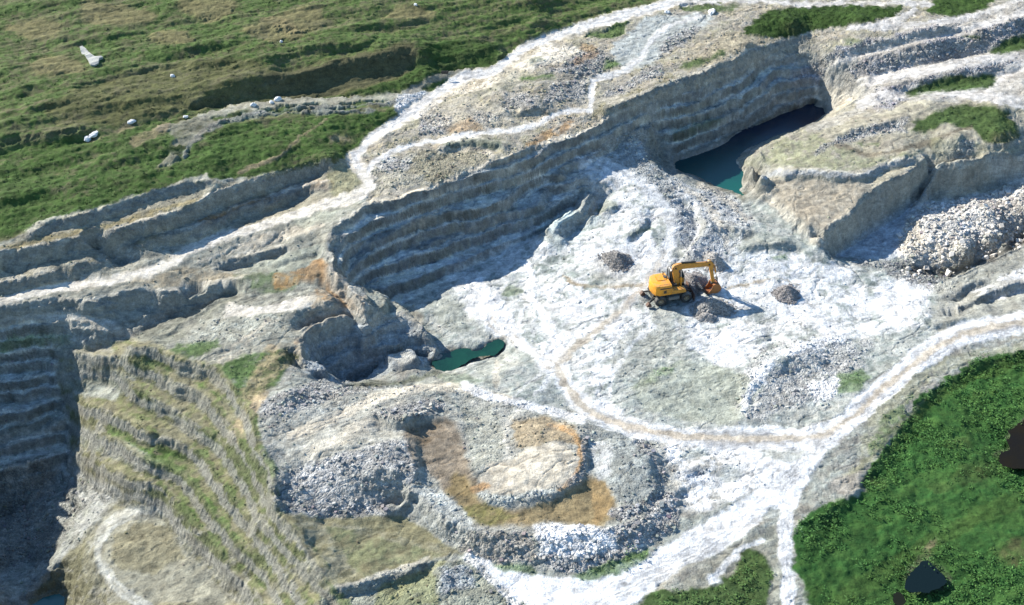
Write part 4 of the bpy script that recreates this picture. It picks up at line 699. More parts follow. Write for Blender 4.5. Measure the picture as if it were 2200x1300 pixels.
def locate(u, v, z0=3.0):
    """where the sight line (u, v) meets the ground"""
    z = z0*1.0
    for _ in range(30):
        x, y = unproj(u, v, z); z = z*.5+.5*float(ground_z(np.array([x]), np.array([y]))[0])
    return float(x), float(y), z
def mesh_np(name, co, faces, mat, smooth=False, col=None, parent=None, attrs=None):
    """co (n,3), faces (m,3|4) -> one mesh object"""
    me = bpy.data.meshes.new(name); k = faces.shape[1]
    me.vertices.add(len(co)); me.vertices.foreach_set('co', np.ascontiguousarray(co, np.float32).ravel())
    me.loops.add(faces.size); me.loops.foreach_set('vertex_index', np.ascontiguousarray(faces, np.int32).ravel())
    me.polygons.add(len(faces)); me.polygons.foreach_set('loop_start', np.arange(0, faces.size, k, dtype=np.int32))
    me.update(calc_edges=True)
    me.polygons.foreach_set('use_smooth', np.full(len(faces), smooth))
    if col is not None:
        a = me.color_attributes.new('cover', 'FLOAT_COLOR', 'POINT'); a.data.foreach_set('color', np.c_[col, np.ones(len(col))].astype(np.float32).ravel())
    for kx, vv in (attrs or {}).items():
        a = me.attributes.new(kx, 'FLOAT', 'POINT'); a.data.foreach_set('value', vv.astype(np.float32).ravel())
    if mat: me.materials.append(mat)
    o = bpy.data.objects.new(name, me); bpy.context.scene.collection.objects.link(o)
    if parent: o.parent = parent
    return o
def tag(o, label=None, cat=None, group=None, kind=None):
    if label: o['label'] = label
    if cat: o['category'] = cat
    if group: o['group'] = group
    if kind: o['kind'] = kind
    return o
# ---- node helpers
def newmat(name, rough=.9):
    m = bpy.data.materials.new(name); m.use_nodes = True; nt = m.node_tree; b = nt.nodes['Principled BSDF']; b.inputs['Roughness'].default_value = rough
    b.inputs['Specular IOR Level'].default_value = .15
    return m, nt, b
def nd(nt, t, **k):
    n = nt.nodes.new(t)
    for a, v in k.items():
        if a in n.inputs.keys() if isinstance(a, str) else False: n.inputs[a].default_value = v
        else: setattr(n, a, v)
    return n
def mathn(nt, op, a, b=None, clamp=False):
    n = nt.nodes.new('ShaderNodeMath'); n.operation = op; n.use_clamp = clamp
    for i, q in enumerate((a, b)):
        if q is None: continue
        if isinstance(q, (int, float)): n.inputs[i].default_value = q
        else: nt.links.new(q, n.inputs[i])
    return n.outputs[0]
def maprange(nt, v, a, b, c, d):
    n = nt.nodes.new('ShaderNodeMapRange'); nt.links.new(v, n.inputs[0])
    for i, q in enumerate((a, b, c, d)): n.inputs[i+1].default_value = q
    return n.outputs[0]
def noise(nt, scale, detail=6, rough=.6, vec=None):
    n = nt.nodes.new('ShaderNodeTexNoise'); n.inputs['Scale'].default_value = scale; n.inputs['Detail'].default_value = detail; n.inputs['Roughness'].default_value = rough
    if vec is not None: nt.links.new(vec, n.inputs['Vector'])
    return n.outputs['Fac']
def mixc(nt, fac, a, b, mode='MIX'):
    n = nt.nodes.new('ShaderNodeMix'); n.data_type = 'RGBA'; n.blend_type = mode
    for s, q in ((n.inputs[0], fac), (n.inputs[6], a), (n.inputs[7], b)):
        if isinstance(q, (int, float)): s.default_value = q
        elif isinstance(q, tuple): s.default_value = q if len(q) == 4 else q+(1,)
        else: nt.links.new(q, s)
    return n.outputs[2]
# ground material
GM, nt, bs = newmat('quarry_ground', .95)
at = nt.nodes.new('ShaderNodeAttribute'); at.attribute_name = 'cover'
def att(n): q = nt.nodes.new('ShaderNodeAttribute'); q.attribute_name = n; return q.outputs['Fac']
rk, vg, stp, smo = att('rubble'), att('plants'), att('steep'), att('packed')
geo = nt.nodes.new('ShaderNodeNewGeometry'); pos = geo.outputs['Position']
mp = nt.nodes.new('ShaderNodeMapping'); mp.inputs['Rotation'].default_value = (0, 0, -.45); mp.inputs['Scale'].default_value = (.28, 1.2, 1.2); nt.links.new(pos, mp.inputs[0])
n1 = noise(nt, 1.1, 9, .68, pos); n2 = noise(nt, 6, 6, .7, pos); n3 = noise(nt, 2.2, 7, .65, mp.outputs[0])
vo = nt.nodes.new('ShaderNodeTexVoronoi'); vo.inputs['Scale'].default_value = 2.9; nt.links.new(pos, vo.inputs['Vector'])
ve = nt.nodes.new('ShaderNodeTexVoronoi'); ve.feature = 'DISTANCE_TO_EDGE'; ve.inputs['Scale'].default_value = 2.9; nt.links.new(pos, ve.inputs['Vector'])
v2 = nt.nodes.new('ShaderNodeTexVoronoi'); v2.inputs['Scale'].default_value = 6.5; nt.links.new(pos, v2.inputs['Vector'])
k = maprange(nt, n1, .3, .7, .72, 1.25); k2 = maprange(nt, n2, .3, .7, .70, 1.26); k3 = maprange(nt, n3, .3, .7, .78, 1.2)
kk = mathn(nt, 'MULTIPLY', mathn(nt, 'MULTIPLY', k, k2), k3)
sp_ = nt.nodes.new('ShaderNodeSeparateColor'); nt.links.new(vo.outputs['Color'], sp_.inputs[0]); sp2 = nt.nodes.new('ShaderNodeSeparateColor'); nt.links.new(v2.outputs['Color'], sp2.inputs[0])
st1 = maprange(nt, sp_.outputs[0], 0, 1, .74, 1.28); st2 = maprange(nt, sp2.outputs[0], 0, 1, .75, 1.25); stm = mathn(nt, 'MULTIPLY', st1, st2)
# each stone its own tone
mixv = nt.nodes.new('ShaderNodeMix'); mixv.data_type = 'FLOAT'; nt.links.new(rk, mixv.inputs[0]); mixv.inputs[2].default_value = 1; nt.links.new(stm, mixv.inputs[3])
kk = mathn(nt, 'MULTIPLY', kk, mixv.outputs[0]); 
kc = nt.nodes.new('ShaderNodeVectorMath'); kc.operation = 'SCALE'; nt.links.new(at.outputs['Color'], kc.inputs[0]); nt.links.new(kk, kc.inputs['Scale'])
# iron stained and dry tints
tint = maprange(nt, noise(nt, .45, 6, .7, pos), .5, .75, 0, .35)
c = mixc(nt, tint, kc.outputs[0], (1.06,.92,.74), 'MULTIPLY')
nt.links.new(c, bs.inputs['Base Color'])
bh = mathn(nt, 'ADD', mathn(nt, 'MULTIPLY', n1, .10), mathn(nt, 'MULTIPLY', n2, .09))
bh = mathn(nt, 'ADD', bh, mathn(nt, 'MULTIPLY', mathn(nt, 'MULTIPLY', maprange(nt, ve.outputs['Distance'], 0, .25, 0, 1), rk), .09))
bh = mathn(nt, 'ADD', bh, mathn(nt, 'MULTIPLY', mathn(nt, 'MULTIPLY', v2.outputs['Distance'], mathn(nt, 'ADD', rk, .15)), -.05))
# flutes: noise stretched along z
m2 = nt.nodes.new('ShaderNodeMapping'); m2.inputs['Scale'].default_value = (3.2, 3.2, .35); nt.links.new(pos, m2.inputs[0])
bh = mathn(nt, 'ADD', bh, mathn(nt, 'MULTIPLY', mathn(nt, 'MULTIPLY', noise(nt, 1, 5, .6, m2.outputs[0]), stp), .30))
bp = nt.nodes.new('ShaderNodeBump'); bp.inputs['Strength'].default_value = .9; bp.inputs['Distance'].default_value = 1.0; nt.links.new(bh, bp.inputs['Height']); nt.links.new(bp.outputs[0], bs.inputs['Normal'])
ny, nx = GXX.shape; ii = (np.arange(ny-1)[:, None]*nx+np.arange(nx-1)[None, :]).ravel()
F = np.stack([ii, ii+1, ii+nx+1, ii+nx], 1)
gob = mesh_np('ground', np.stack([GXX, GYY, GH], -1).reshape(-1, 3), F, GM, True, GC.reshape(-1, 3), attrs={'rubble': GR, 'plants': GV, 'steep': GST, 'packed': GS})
tag(gob, 'quarry ground with white haul roads, stepped faces, spoil heaps and grassland', None, None, 'structure')
print('ground', ny, nx)

# ------------------------------------------------------------------ light, sky, camera
sc = bpy.context.scene
w = bpy.data.worlds.new('World'); sc.world = w; w.use_nodes = True; wn = w.node_tree; bg = wn.nodes['Background']
sk = wn.nodes.new('ShaderNodeTexSky'); sk.sky_type = 'NISHITA'; sk.sun_disc = False; sk.sun_elevation = SUNEL
sdir = Vector((-.865*math.cos(SUNEL), .5*math.cos(SUNEL), math.sin(SUNEL))).normalized()
sk.sun_rotation = math.atan2(sdir.x, sdir.y); sk.air_density = 1.2; sk.dust_density = .3; sk.ozone_density = 3.5
hs = wn.nodes.new('ShaderNodeHueSaturation'); hs.inputs['Saturation'].default_value = 1.12; wn.links.new(sk.outputs[0], hs.inputs['Color']); wn.links.new(hs.outputs[0], bg.inputs[0]); bg.inputs[1].default_value = .10
sl_ = bpy.data.lights.new('sun', 'SUN'); sl_.energy = 4.6; sl_.angle = math.radians(.5); sl_.color = (1, .95, .86)
so = bpy.data.objects.new('sun', sl_); sc.collection.objects.link(so); so.rotation_euler = sdir.to_track_quat('Z', 'Y').to_euler()
cam = bpy.data.cameras.new('camera'); co_ = bpy.data.objects.new('camera', cam); sc.collection.objects.link(co_)
co_.location = (0, 0, HC); co_.rotation_euler = (math.pi/2-PITCH, 0, 0); cam.sensor_width = 36; cam.lens = 18/math.tan(math.radians(22.5)); cam.clip_end = 12000
sc.camera = co_
sc.view_settings.view_transform = 'Standard'; sc.view_settings.look = 'None'; sc.view_settings.gamma = 1; sc.view_settings.exposure = 1.12
sc.render.resolution_x = 1024; sc.render.resolution_y = 605

# ------------------------------------------------------------------ water
def water(pts, z, deep, label, shallow=None, rough=.12, spec=.5, ends=None):
    """a pool: one level sheet with a rounded, slightly lapping outline"""
    q = smooth_pts(list(pts)+[pts[0]], 0)[:-1, :2]; x, y = unproj(q[:, 0], q[:, 1], z); x, y, _ = dens(np.r_[x, x[0]], np.r_[y, y[0]], np.zeros(len(x)+1), .15); x, y = x[:-1], y[:-1]; x, y = x+fbm(x, y, .9, 3, 2)*.22, y+fbm(x, y, .9, 3, 5)*.22
    cx, cy = x.mean(), y.mean(); n = len(x); rings = [0, .25, .5, .75, 1.0, 1.12]
    me = bpy.data.meshes.new('water'); vs = [(cx, cy, z)]; fs = []
    import mathutils
    out = [Vector((cx+(a-cx)*1.0, cy+(b-cy)*1.0)) for a, b in zip(x, y)]
    # push the outline a little under the banks
    o2 = []
    for i in range(n):
        a, b = out[i-1], out[(i+1) % n]; d = (b-a); nn = Vector((d.y, -d.x)).normalized(); o2.append(out[i]+nn*WOUT)
    area = sum(out[i].x*out[(i+1) % n].y-out[(i+1) % n].x*out[i].y for i in range(n))
    if area < 0: o2 = [out[i]*2-o2[i] for i in range(n)]
    r = mathutils.geometry.delaunay_2d_cdt(o2, [], [list(range(n))], 1, 1e-4)
    me.from_pydata([(a.x, a.y, z) for a in r[0]], [], r[2]); m, nt, b = newmat('water_'+label[:6].strip(), rough)
    b.inputs['Specular IOR Level'].default_value = spec; pos = nt.nodes.new('ShaderNodeNewGeometry').outputs['Position']
    f_ = maprange(nt, noise(nt, .35, 4, .6, pos), .35, .65, 0, 1)
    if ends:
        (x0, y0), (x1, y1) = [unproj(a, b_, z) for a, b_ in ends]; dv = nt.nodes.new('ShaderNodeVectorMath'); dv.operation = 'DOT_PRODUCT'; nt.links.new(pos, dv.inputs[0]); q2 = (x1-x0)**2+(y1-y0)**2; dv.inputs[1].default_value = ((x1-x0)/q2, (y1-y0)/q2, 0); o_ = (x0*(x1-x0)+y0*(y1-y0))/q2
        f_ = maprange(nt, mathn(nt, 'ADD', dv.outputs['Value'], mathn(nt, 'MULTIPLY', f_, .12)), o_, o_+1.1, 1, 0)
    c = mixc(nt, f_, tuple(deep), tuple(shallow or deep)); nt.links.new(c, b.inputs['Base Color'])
    bp = nt.nodes.new('ShaderNodeBump'); bp.inputs['Strength'].default_value = .35; bp.inputs['Distance'].default_value = .05; nt.links.new(noise(nt, 5, 4, .6, pos), bp.inputs['Height']); nt.links.new(bp.outputs[0], b.inputs['Normal'])
    me.materials.append(m); o = bpy.data.objects.new('water', me); sc.collection.objects.link(o); return tag(o, label, None, None, 'structure')
WOUT = .8
water(LAKE, (LZ)*ZS+.05, (.006,.016,.035), 'long quarry lake, teal where sunlit and navy under its wall', (.009,.085,.066), ends=((1600,415),(1520,300)), spec=.35)  # gradient paints the wall's shade into the navy, along with depth
WOUT = .1
water([(933,779),(938,765),(955,760),(994,750),(1028,755),(1052,738),(1075,730),(1080,741),(1058,763),(1018,768),(987,785),(942,798)], .12*ZS, (.004,.028,.016), 'small dark green pond on the white quarry floor', (.007,.05,.026))
WOUT = .3
water([(70,1292),(95,1278),(125,1275),(148,1292),(150,1330),(60,1330)], -13.1*ZS, (.012,.10,.095), 'teal pool in the bottom of the shaded south-western pit')
WOUT = 0
water([(2142,975),(2170,965),(2166,930),(2180,922),(2215,895),(2300,900),(2300,1010),(2190,1008),(2155,1000)], 1.5*ZS+.1, (.010,.010,.010), 'dark brown pond at the right edge of the scrub', (.014,.012,.008), spec=.04)
water([(1948,1240),(1960,1222),(1976,1207),(1996,1205),(2008,1222),(2036,1245),(2015,1265),(1972,1275),(1950,1262)], 1.45*ZS+.1, (.006,.013,.016), 'near-black pond in the scrub near the bottom right', spec=.04)
water([(1915,1275),(1930,1272),(1948,1288),(1935,1298),(1918,1290)], 1.45*ZS+.1, (.012,.014,.010), 'tiny dark puddle beside the near-black pond', spec=.04)
# ------------------------------------------------------------------ modelling helpers
import bmesh
def empty(name, loc, rz=0):
    o = bpy.data.objects.new(name, None); sc.collection.objects.link(o); o.location = loc; o.rotation_euler = (0, 0, rz); o.empty_display_size = .3; return o
def rotv(ax): return Vector((0, 0, 1)).rotation_difference(Vector(ax).normalized()).to_matrix()
class MB:
    def __init__(s): s.b = bmesh.new()
    def prism(s, prof, y0, y1, bev=0):
        """outline in x, z pulled from y0 to y1"""
        a = [s.b.verts.new((x, y0, z)) for x, z in prof]; c = [s.b.verts.new((x, y1, z)) for x, z in prof]; n = len(prof)
        fs = [s.b.faces.new(a), s.b.faces.new(c[::-1])]+[s.b.faces.new((a[i-1], c[i-1], c[i], a[i])) for i in range(n)]
        bmesh.ops.recalc_face_normals(s.b, faces=fs)
        if bev: bmesh.ops.bevel(s.b, geom=list({e for f in fs for e in f.edges}), offset=bev, segments=2, affect='EDGES', clamp_overlap=True)
        return s
    def box(s, x0, x1, y0, y1, z0, z1, bev=.015): return s.prism([(x0, z0), (x1, z0), (x1, z1), (x0, z1)], y0, y1, bev)
    def rod(s, p, q, r, r2=None, n=14):
        p, q = Vector(p), Vector(q); M = rotv(q-p); r2 = r if r2 is None else r2
        A = [s.b.verts.new(p+M@Vector((r*math.cos(i*6.28318/n), r*math.sin(i*6.28318/n), 0))) for i in range(n)]
        B = [s.b.verts.new(q+M@Vector((r2*math.cos(i*6.28318/n), r2*math.sin(i*6.28318/n), 0))) for i in range(n)]
        s.b.faces.new(A[::-1]); s.b.faces.new(B)
        for i in range(n): s.b.faces.new((A[i-1], A[i], B[i], B[i-1]))
        return s
    def path(s, pts, r, n=7):
        for a, b in zip(pts[:-1], pts[1:]): s.rod(a, b, r, n=n)
        return s
    def lathe(s, prof, c, n=32, lug=None):
        """profile (radius, y) turned about the y axis through c"""
        R = []
        for k in range(n):
            t = k*6.28318/n; row = []
            for i, (r, y) in enumerate(prof):
                rr = r-(.03 if lug and i in lug and k % 2 else 0); row.append(s.b.verts.new((c[0]+rr*math.cos(t), c[1]+y, c[2]+rr*math.sin(t))))
            R.append(row)
        for k in range(n):
            for i in range(len(prof)-1): s.b.faces.new((R[k-1][i], R[k][i], R[k][i+1], R[k-1][i+1]))
        return s
    def build(s, name, m, parent=None, smooth=False):
        bmesh.ops.recalc_face_normals(s.b, faces=s.b.faces[:]); me = bpy.data.meshes.new(name); s.b.to_mesh(me); s.b.free(); me.materials.append(m)
        if smooth:
            me.polygons.foreach_set('use_smooth', [True]*len(me.polygons))
            me.set_sharp_from_angle(angle=math.radians(35))
        o = bpy.data.objects.new(name, me); sc.collection.objects.link(o)
        if parent: o.parent = parent
        return o
def worn(name, col, dirt, rough=.5, scale=3, amt=.5, metal=0, dust=.4):
    """painted steel with grime, scratches and pale quarry dust lying on upward faces"""
    m, nt, b = newmat(name, rough); tc = nt.nodes.new('ShaderNodeTexCoord'); o = tc.outputs['Object']; b.inputs['Specular IOR Level'].default_value = .4; b.inputs['Metallic'].default_value = metal
    f = maprange(nt, noise(nt, scale, 9, .72, o), .5, .68, 0, amt); c = mixc(nt, f, col, dirt)
    f2 = maprange(nt, noise(nt, scale*5, 5, .7, o), .35, .7, .75, 1.15); v = nt.nodes.new('ShaderNodeVectorMath'); v.operation = 'SCALE'; nt.links.new(c, v.inputs[0]); nt.links.new(f2, v.inputs['Scale'])
    g = nt.nodes.new('ShaderNodeNewGeometry'); sx = nt.nodes.new('ShaderNodeSeparateXYZ'); nt.links.new(g.outputs['Normal'], sx.inputs[0])
    up = mathn(nt, 'MULTIPLY', maprange(nt, sx.outputs[2], .2, 1, 0, dust), maprange(nt, noise(nt, 2.2, 7, .7, o), .4, .65, 0, 1)); c = mixc(nt, up, v.outputs[0], (.42,.38,.31)); nt.links.new(c, b.inputs['Base Color'])
    nt.links.new(maprange(nt, noise(nt, scale*2, 5, .6, o), .3, .7, rough*.7, min(1, rough*1.4)), b.inputs['Roughness'])
    bp = nt.nodes.new('ShaderNodeBump'); bp.inputs['Strength'].default_value = .15; nt.links.new(noise(nt, scale*6, 5, .7, o), bp.inputs['Height']); nt.links.new(bp.outputs[0], b.inputs['Normal'])
    return m
M_Y = worn('excavator_yellow', (.74,.31,.022), (.34,.16,.04), .5, 2.2, .7, dust=.25); M_YD = worn('boom_yellow', (.56,.255,.035), (.24,.13,.05), .5, 2.6, .8, dust=.25)
M_K = worn('dark_steel', (.035,.033,.03), (.12,.10,.08), .6, 3, .6, dust=.3); M_T = worn('tyre_rubber', (.03,.03,.03), (.16,.15,.13), .9, 5, .8, dust=.5)
M_R = worn('rusty_steel', (.33,.115,.035), (.13,.055,.03), .7, 3.5, .8, dust=.15); M_G = worn('grey_steel', (.17,.165,.15), (.08,.07,.06), .6, 3, .6); M_RIM = worn('rim_paint', (.30,.24,.16), (.10,.07,.05), .6, 6, .7)
M_GL, nt, b = newmat('cab_glass', .06); b.inputs['Base Color'].default_value = (.03,.045,.05,1); b.inputs['Specular IOR Level'].default_value = .8
M_CH, nt, b = newmat('chrome_rod', .15); b.inputs['Base Color'].default_value = (.6,.6,.6,1); b.inputs['Metallic'].default_value = 1
# ------------------------------------------------------------------ wheeled excavator
EZ0 = 1.33; EA = math.radians(14)
EX, EY = 16.337, 101.595
wz = [float(ground_z(np.array([EX+math.cos(EA)*a-math.sin(EA)*b]), np.array([EY+math.sin(EA)*a+math.cos(EA)*b]))[0]) for a in (-1.4, 1.4) for b in (-1.05, 1.05)]
print('wheel ground', wz)
ex = empty('wheeled_excavator', (EX, EY, max(wz)-.02), EA)
tag(ex, 'orange-yellow wheeled excavator with its boom bent over a gravel pile on the white quarry floor', 'excavator')
MB().box(-1.75, 1.75, -.42, .42, .62, .98, .03).box(-.75, .75, -.6, .6, .5, .95, .05).box(-1.9, -1.1, -.3, .3, .5, .8, .03).build('chassis', M_K, ex)
for a in (-1.4, 1.4): MB().rod((a, -.85, .58), (a, .85, .58), .11).build('axle', M_K, ex)
MB().box(-.55, .65, -1.22, -.62, .55, .93, .04).build('side_step', M_G, ex); MB().box(-.55, .65, .62, 1.22, .55, .93, .04).build('side_step', M_G, ex)
MB().lathe([(.001, .95), (.55, .95), (.55, 1.2), (.001, 1.2)], (0, 0, 0), 8).b.free()
for sx in (-1.4, 1.4):
    for sy in (-1, 1):
        t = MB().lathe([(.30, -.24), (.36, -.27), (.50, -.28), (.575, -.24), (.60, -.14), (.605, 0), (.60, .14), (.575, .24), (.50, .28), (.36, .27), (.30, .24)], (sx, sy*1.07, .58), 44, (3, 4, 5, 6, 7)).build('wheel', M_T, ex, True)
        MB().lathe([(.31, .22*sy), (.30, .20*sy), (.27, .10*sy), (.15, .08*sy), (.13, .20*sy), (.10, .24*sy), (.001, .24*sy)], (sx, sy*1.07, .58), 24).build('rim', M_RIM, t, True)
bl = MB().prism([(2.25, .02), (2.33, .05), (2.30, .45), (2.36, .85), (2.28, .85), (2.21, .45)], -1.25, 1.25, .012).box(1.7, 2.25, -.62, -.48, .5, .62).box(1.7, 2.25, .48, .62, .5, .62).rod((1.72, -.2, .9), (2.24, -.2, .62), .06).rod((1.72, .2, .9), (2.24, .2, .62), .06).build('dozer_blade', worn('blade_rust', (.12,.065,.045), (.26,.20,.16), .7, 3, .6), ex)
MB().box(-2.05, -1.85, -.75, .75, .5, .72, .03).rod((-1.95, -.7, .62), (-2.55, -1.0, .48), .08).rod((-1.95, .7, .62), (-2.55, 1.0, .48), .08).rod((-2.0, -.5, .9), (-2.5, -.95, .55), .05).rod((-2.0, .5, .9), (-2.5, .95, .55), .05).build('stabilizer_frame', M_K, ex)
for sy in (-1, 1): MB().prism([(-2.85, .10), (-2.35, .06), (-2.30, .16), (-2.45, .42), (-2.65, .52), (-2.88, .22)], sy*1.0-.22, sy*1.0+.22, .015).build('stabilizer_foot', worn('foot_rust', (.11,.06,.04), (.2,.15,.12), .8, 3, .6), ex)
MB().rod((0, 0, .93), (0, 0, 1.2), .62, n=32).build('slewing_ring', M_K, ex)
# upper carriage: deck, engine hood with rounded counterweight
MB().box(-1.9, 1.35, -1.15, 1.15, 1.18, 1.32, .02).build('deck', M_K, ex)
hb = MB(); out = [(-1.55, -1.2), (-.30, -1.2), (-.30, 1.2), (-1.55, 1.2), (-1.95, 1.02), (-2.16, .6), (-2.24, 0), (-2.16, -.6), (-1.95, -1.02)]
lv = [(1.28, .97, 0), (1.36, 1, 0), (2.02, 1, 0), (2.30, .985, 0), (2.42, .93, 0), (2.45, .86, 0)]; rows = []
for z, k, _ in lv: rows.append([hb.b.verts.new(((-1.0+(x+1.0)*k) if x < -.3 else x, y*k, z)) for x, y in out])
n_ = len(out)
for a, c in zip(rows[:-1], rows[1:]):
    for i in range(n_): hb.b.faces.new((a[i-1], a[i], c[i], c[i-1]))
hb.b.faces.new(rows[-1]); hb.b.faces.new(rows[0][::-1]); hood = hb.build('engine_hood', M_Y, ex, True)
MB().box(-1.55, -.28, -1.222, -1.195, 2.10, 2.22, .004).build('hood_stripe', M_K, hood)
MB().box(-1.30, -.75, -1.215, -1.19, 1.45, 2.0, .02).box(-.70, -.33, -1.212, -1.19, 1.45, 2.0, .02).build('side_panel', M_YD, hood)
for i in range(5): pass
MB().box(-1.15, -.85, -1.225, -1.205, 1.56, 1.90, .01).build('air_grille', M_K, hood)
MB().box(-1.5, -.5, -.15, .75, 2.44, 2.50, .03).build('hood_lid', M_Y, hood); MB().box(-.72, -.40, .1, .55, 2.49, 2.56, .02).build('intake_recess', M_K, hood)
MB().path([(-.62, .75, 2.4), (-.62, .75, 2.78), (-.72, .75, 2.92)], .055, 12).build('exhaust_pipe', M_K, hood, True)
MB().path([(-1.6, -1.08, 2.42), (-1.6, -1.08, 2.62), (-.5, -1.08, 2.62), (-.5, -1.08, 2.42)], .018, 6).build('handrail', M_K, hood)
MB().prism([(-.29, 1.30), (1.28, 1.30), (1.30, 1.62), (1.05, 1.72), (-.05, 1.78), (-.29, 2.2)], -1.2, -.52, .03).build('tool_box', M_YD, ex)
MB().box(-.28, .55, -.5, .32, 1.32, 1.95, .03).build('valve_block', M_K, ex)
# cab on the far side
cb = MB(); pz = [(.0, 1.34), (.0, 3.02), (.25, 3.12), (1.25, 3.08), (1.62, 2.2), (1.62, 1.34)]
for y in (.38, 1.16):
    for a, c in zip(pz, pz[1:]+pz[:1]): cb.rod((a[0], y, a[1]), (c[0], y, c[1]), .045, n=8)
    cb.rod((.75, y, 1.34), (.75, y, 3.1), .04, n=8)
for x, z in pz: cb.rod((x, .38, z), (x, 1.16, z), .045, n=8)
cab = cb.build('cab_frame', M_G, ex, True)
MB().prism([(.0, 3.0), (.25, 3.14), (1.25, 3.10), (1.30, 3.04), (.25, 3.05), (.04, 2.95)], .34, 1.2, .02).build('cab_roof', worn('cab_roof_paint', (.45,.46,.44), (.25,.22,.16), .5), cab)
MB().prism([(.02, 1.36), (1.60, 1.36), (1.60, 1.95), (.02, 1.95)], .36, 1.18, .02).build('cab_panel', M_YD, cab)
MB().prism([(.05, 1.97), (.05, 2.96), (.27, 3.05), (1.22, 3.03), (1.56, 2.2), (1.56, 1.97)], .40, .41).build('side_window', M_GL, cab); MB().prism([(.05, 1.97), (.05, 2.96), (.27, 3.05), (1.22, 3.03), (1.56, 2.2), (1.56, 1.97)], 1.13, 1.14).build('side_window', M_GL, cab)
MB().prism([(1.59, 1.97), (1.60, 2.19), (1.25, 3.04), (1.23, 3.03), (1.57, 2.2), (1.57, 1.97)], .42, 1.12).build('windscreen', M_GL, cab); MB().box(.01, .03, .42, 1.12, 1.97, 2.95, 0).build('rear_window', M_GL, cab)
MB().box(.45, .95, .55, 1.0, 1.96, 2.1, .03).box(.42, .55, .55, 1.0, 2.05, 2.7, .03).build('driver_seat', M_K, cab)
# two-piece boom
Y0 = -.02; bw = .19
MB().prism([(.52, 1.25), (.86, 1.30), (.90, 1.62), (.70, 3.45), (.58, 3.62), (.10, 3.75), (.02, 3.55), (.22, 2.6), (.42, 1.6)], Y0-bw, Y0+bw, .025).build('lower_boom', M_YD, ex)
up_ = MB().prism([(.08, 3.62), (.02, 3.92), (.16, 4.12), (.55, 4.22), (1.6, 4.16), (3.55, 3.92), (3.86, 3.96), (4.08, 3.78), (4.12, 3.50), (3.98, 3.34), (3.6, 3.42), (1.8, 3.52), (.95, 3.55), (.62, 3.42), (.45, 3.52)], Y0-bw+.02, Y0+bw-.02, .025).build('upper_boom', M_YD, ex)
for a, c in ((.35, 3.78), (4.0, 3.62)): MB().rod((a, Y0-.25, c), (a, Y0+.25, c), .09).build('pivot_pin', M_K, up_)
for y in (-.36, .32): 
    c_ = MB().rod((1.02, y, 1.42), (.93, y, 2.75), .085).build('boom_cylinder', M_Y, ex, True); MB().rod((.93, y, 2.75), (.86, y, 3.62), .045).build('cylinder_rod', M_CH, c_, True)
c_ = MB().rod((.95, Y0, 4.30), (2.5, Y0, 4.16), .085).build('stick_cylinder', M_K, ex, True); MB().rod((2.5, Y0, 4.16), (3.92, Y0, 3.98), .045).build('cylinder_rod', M_CH, c_, True)
MB().prism([(3.78, 3.98), (3.95, 4.12), (4.20, 4.02), (4.48, 3.62), (4.52, 3.28), (4.50, 2.9), (4.86, 1.14), (4.76, 1.0), (4.58, 1.05), (4.14, 2.9), (3.96, 3.5)], Y0-.15, Y0+.15, .025).build('stick', M_YD, ex)
c_ = MB().rod((4.62, Y0, 3.35), (4.90, Y0, 2.35), .075).build('bucket_cylinder', M_YD, ex, True); MB().rod((4.90, Y0, 2.35), (5.08, Y0, 1.72), .04).build('cylinder_rod', M_CH, c_, True)
MB().rod((5.08, Y0-.13, 1.72), (4.76, Y0-.13, 1.42), .035).rod((5.08, Y0+.13, 1.72), (4.76, Y0+.13, 1.42), .035).rod((5.08, Y0-.16, 1.72), (5.16, Y0-.16, 1.05), .045).rod((5.08, Y0+.16, 1.72), (5.16, Y0+.16, 1.05), .045).rod((5.08, Y0-.2, 1.72), (5.08, Y0+.2, 1.72), .05).build('bucket_linkage', M_K, ex)
MB().path([(.30, -.30, 1.9), (.02, -.30, 2.5), (-.12, -.28, 3.2), (-.02, -.26, 3.85), (.25, -.24, 4.18), (.9, -.2, 4.28)], .03).build('hydraulic_hose', M_K, ex, True); MB().path([(.30, .24, 1.9), (-.08, .24, 2.7), (-.16, .24, 3.4), (.05, .24, 4.05), (.5, .22, 4.26)], .03).build('hydraulic_hose', M_K, ex, True); MB().path([(.25, -.22, 1.9), (-.02, -.22, 2.6), (-.06, -.22, 3.3), (.06, -.22, 3.9)], .03).build('hydraulic_hose', M_K, ex, True); MB().path([(3.6, -.2, 3.98), (4.1, -.2, 4.1), (4.5, -.18, 3.7), (4.62, -.18, 3.2)], .025).build('hydraulic_hose', M_K, ex, True)
# bucket: curled shell open towards the machine
prof = [(4.55, 1.10), (4.80, 1.16), (5.15, 1.10), (5.42, .84), (5.52, .52), (5.42, .22), (5.15, .04), (4.80, -.02), (4.40, .00), (4.00, .08)]
inn = [(x+(4.75-x)*.07, z+(.65-z)*.09) for x, z in prof]
bk = MB(); A = [bk.b.verts.new((x, -.52, z)) for x, z in prof]; B = [bk.b.verts.new((x, .48, z)) for x, z in prof]; C_ = [bk.b.verts.new((x, -.52, z)) for x, z in inn]; D_ = [bk.b.verts.new((x, .48, z)) for x, z in inn]
for i in range(len(prof)-1): bk.b.faces.new((A[i], A[i+1], B[i+1], B[i])); bk.b.faces.new((C_[i], D_[i], D_[i+1], C_[i+1])); bk.b.faces.new((A[i], C_[i], C_[i+1], A[i+1])); bk.b.faces.new((B[i], B[i+1], D_[i+1], D_[i]))
bucket = bk.build('bucket', M_R, ex)
sp_f = [(4.55, 1.10), (4.80, 1.16), (5.15, 1.10), (5.42, .84), (5.52, .52), (5.42, .22), (5.15, .04), (4.80, -.02), (4.40, .00), (4.00, .08), (4.25, .35), (4.45, .7)]
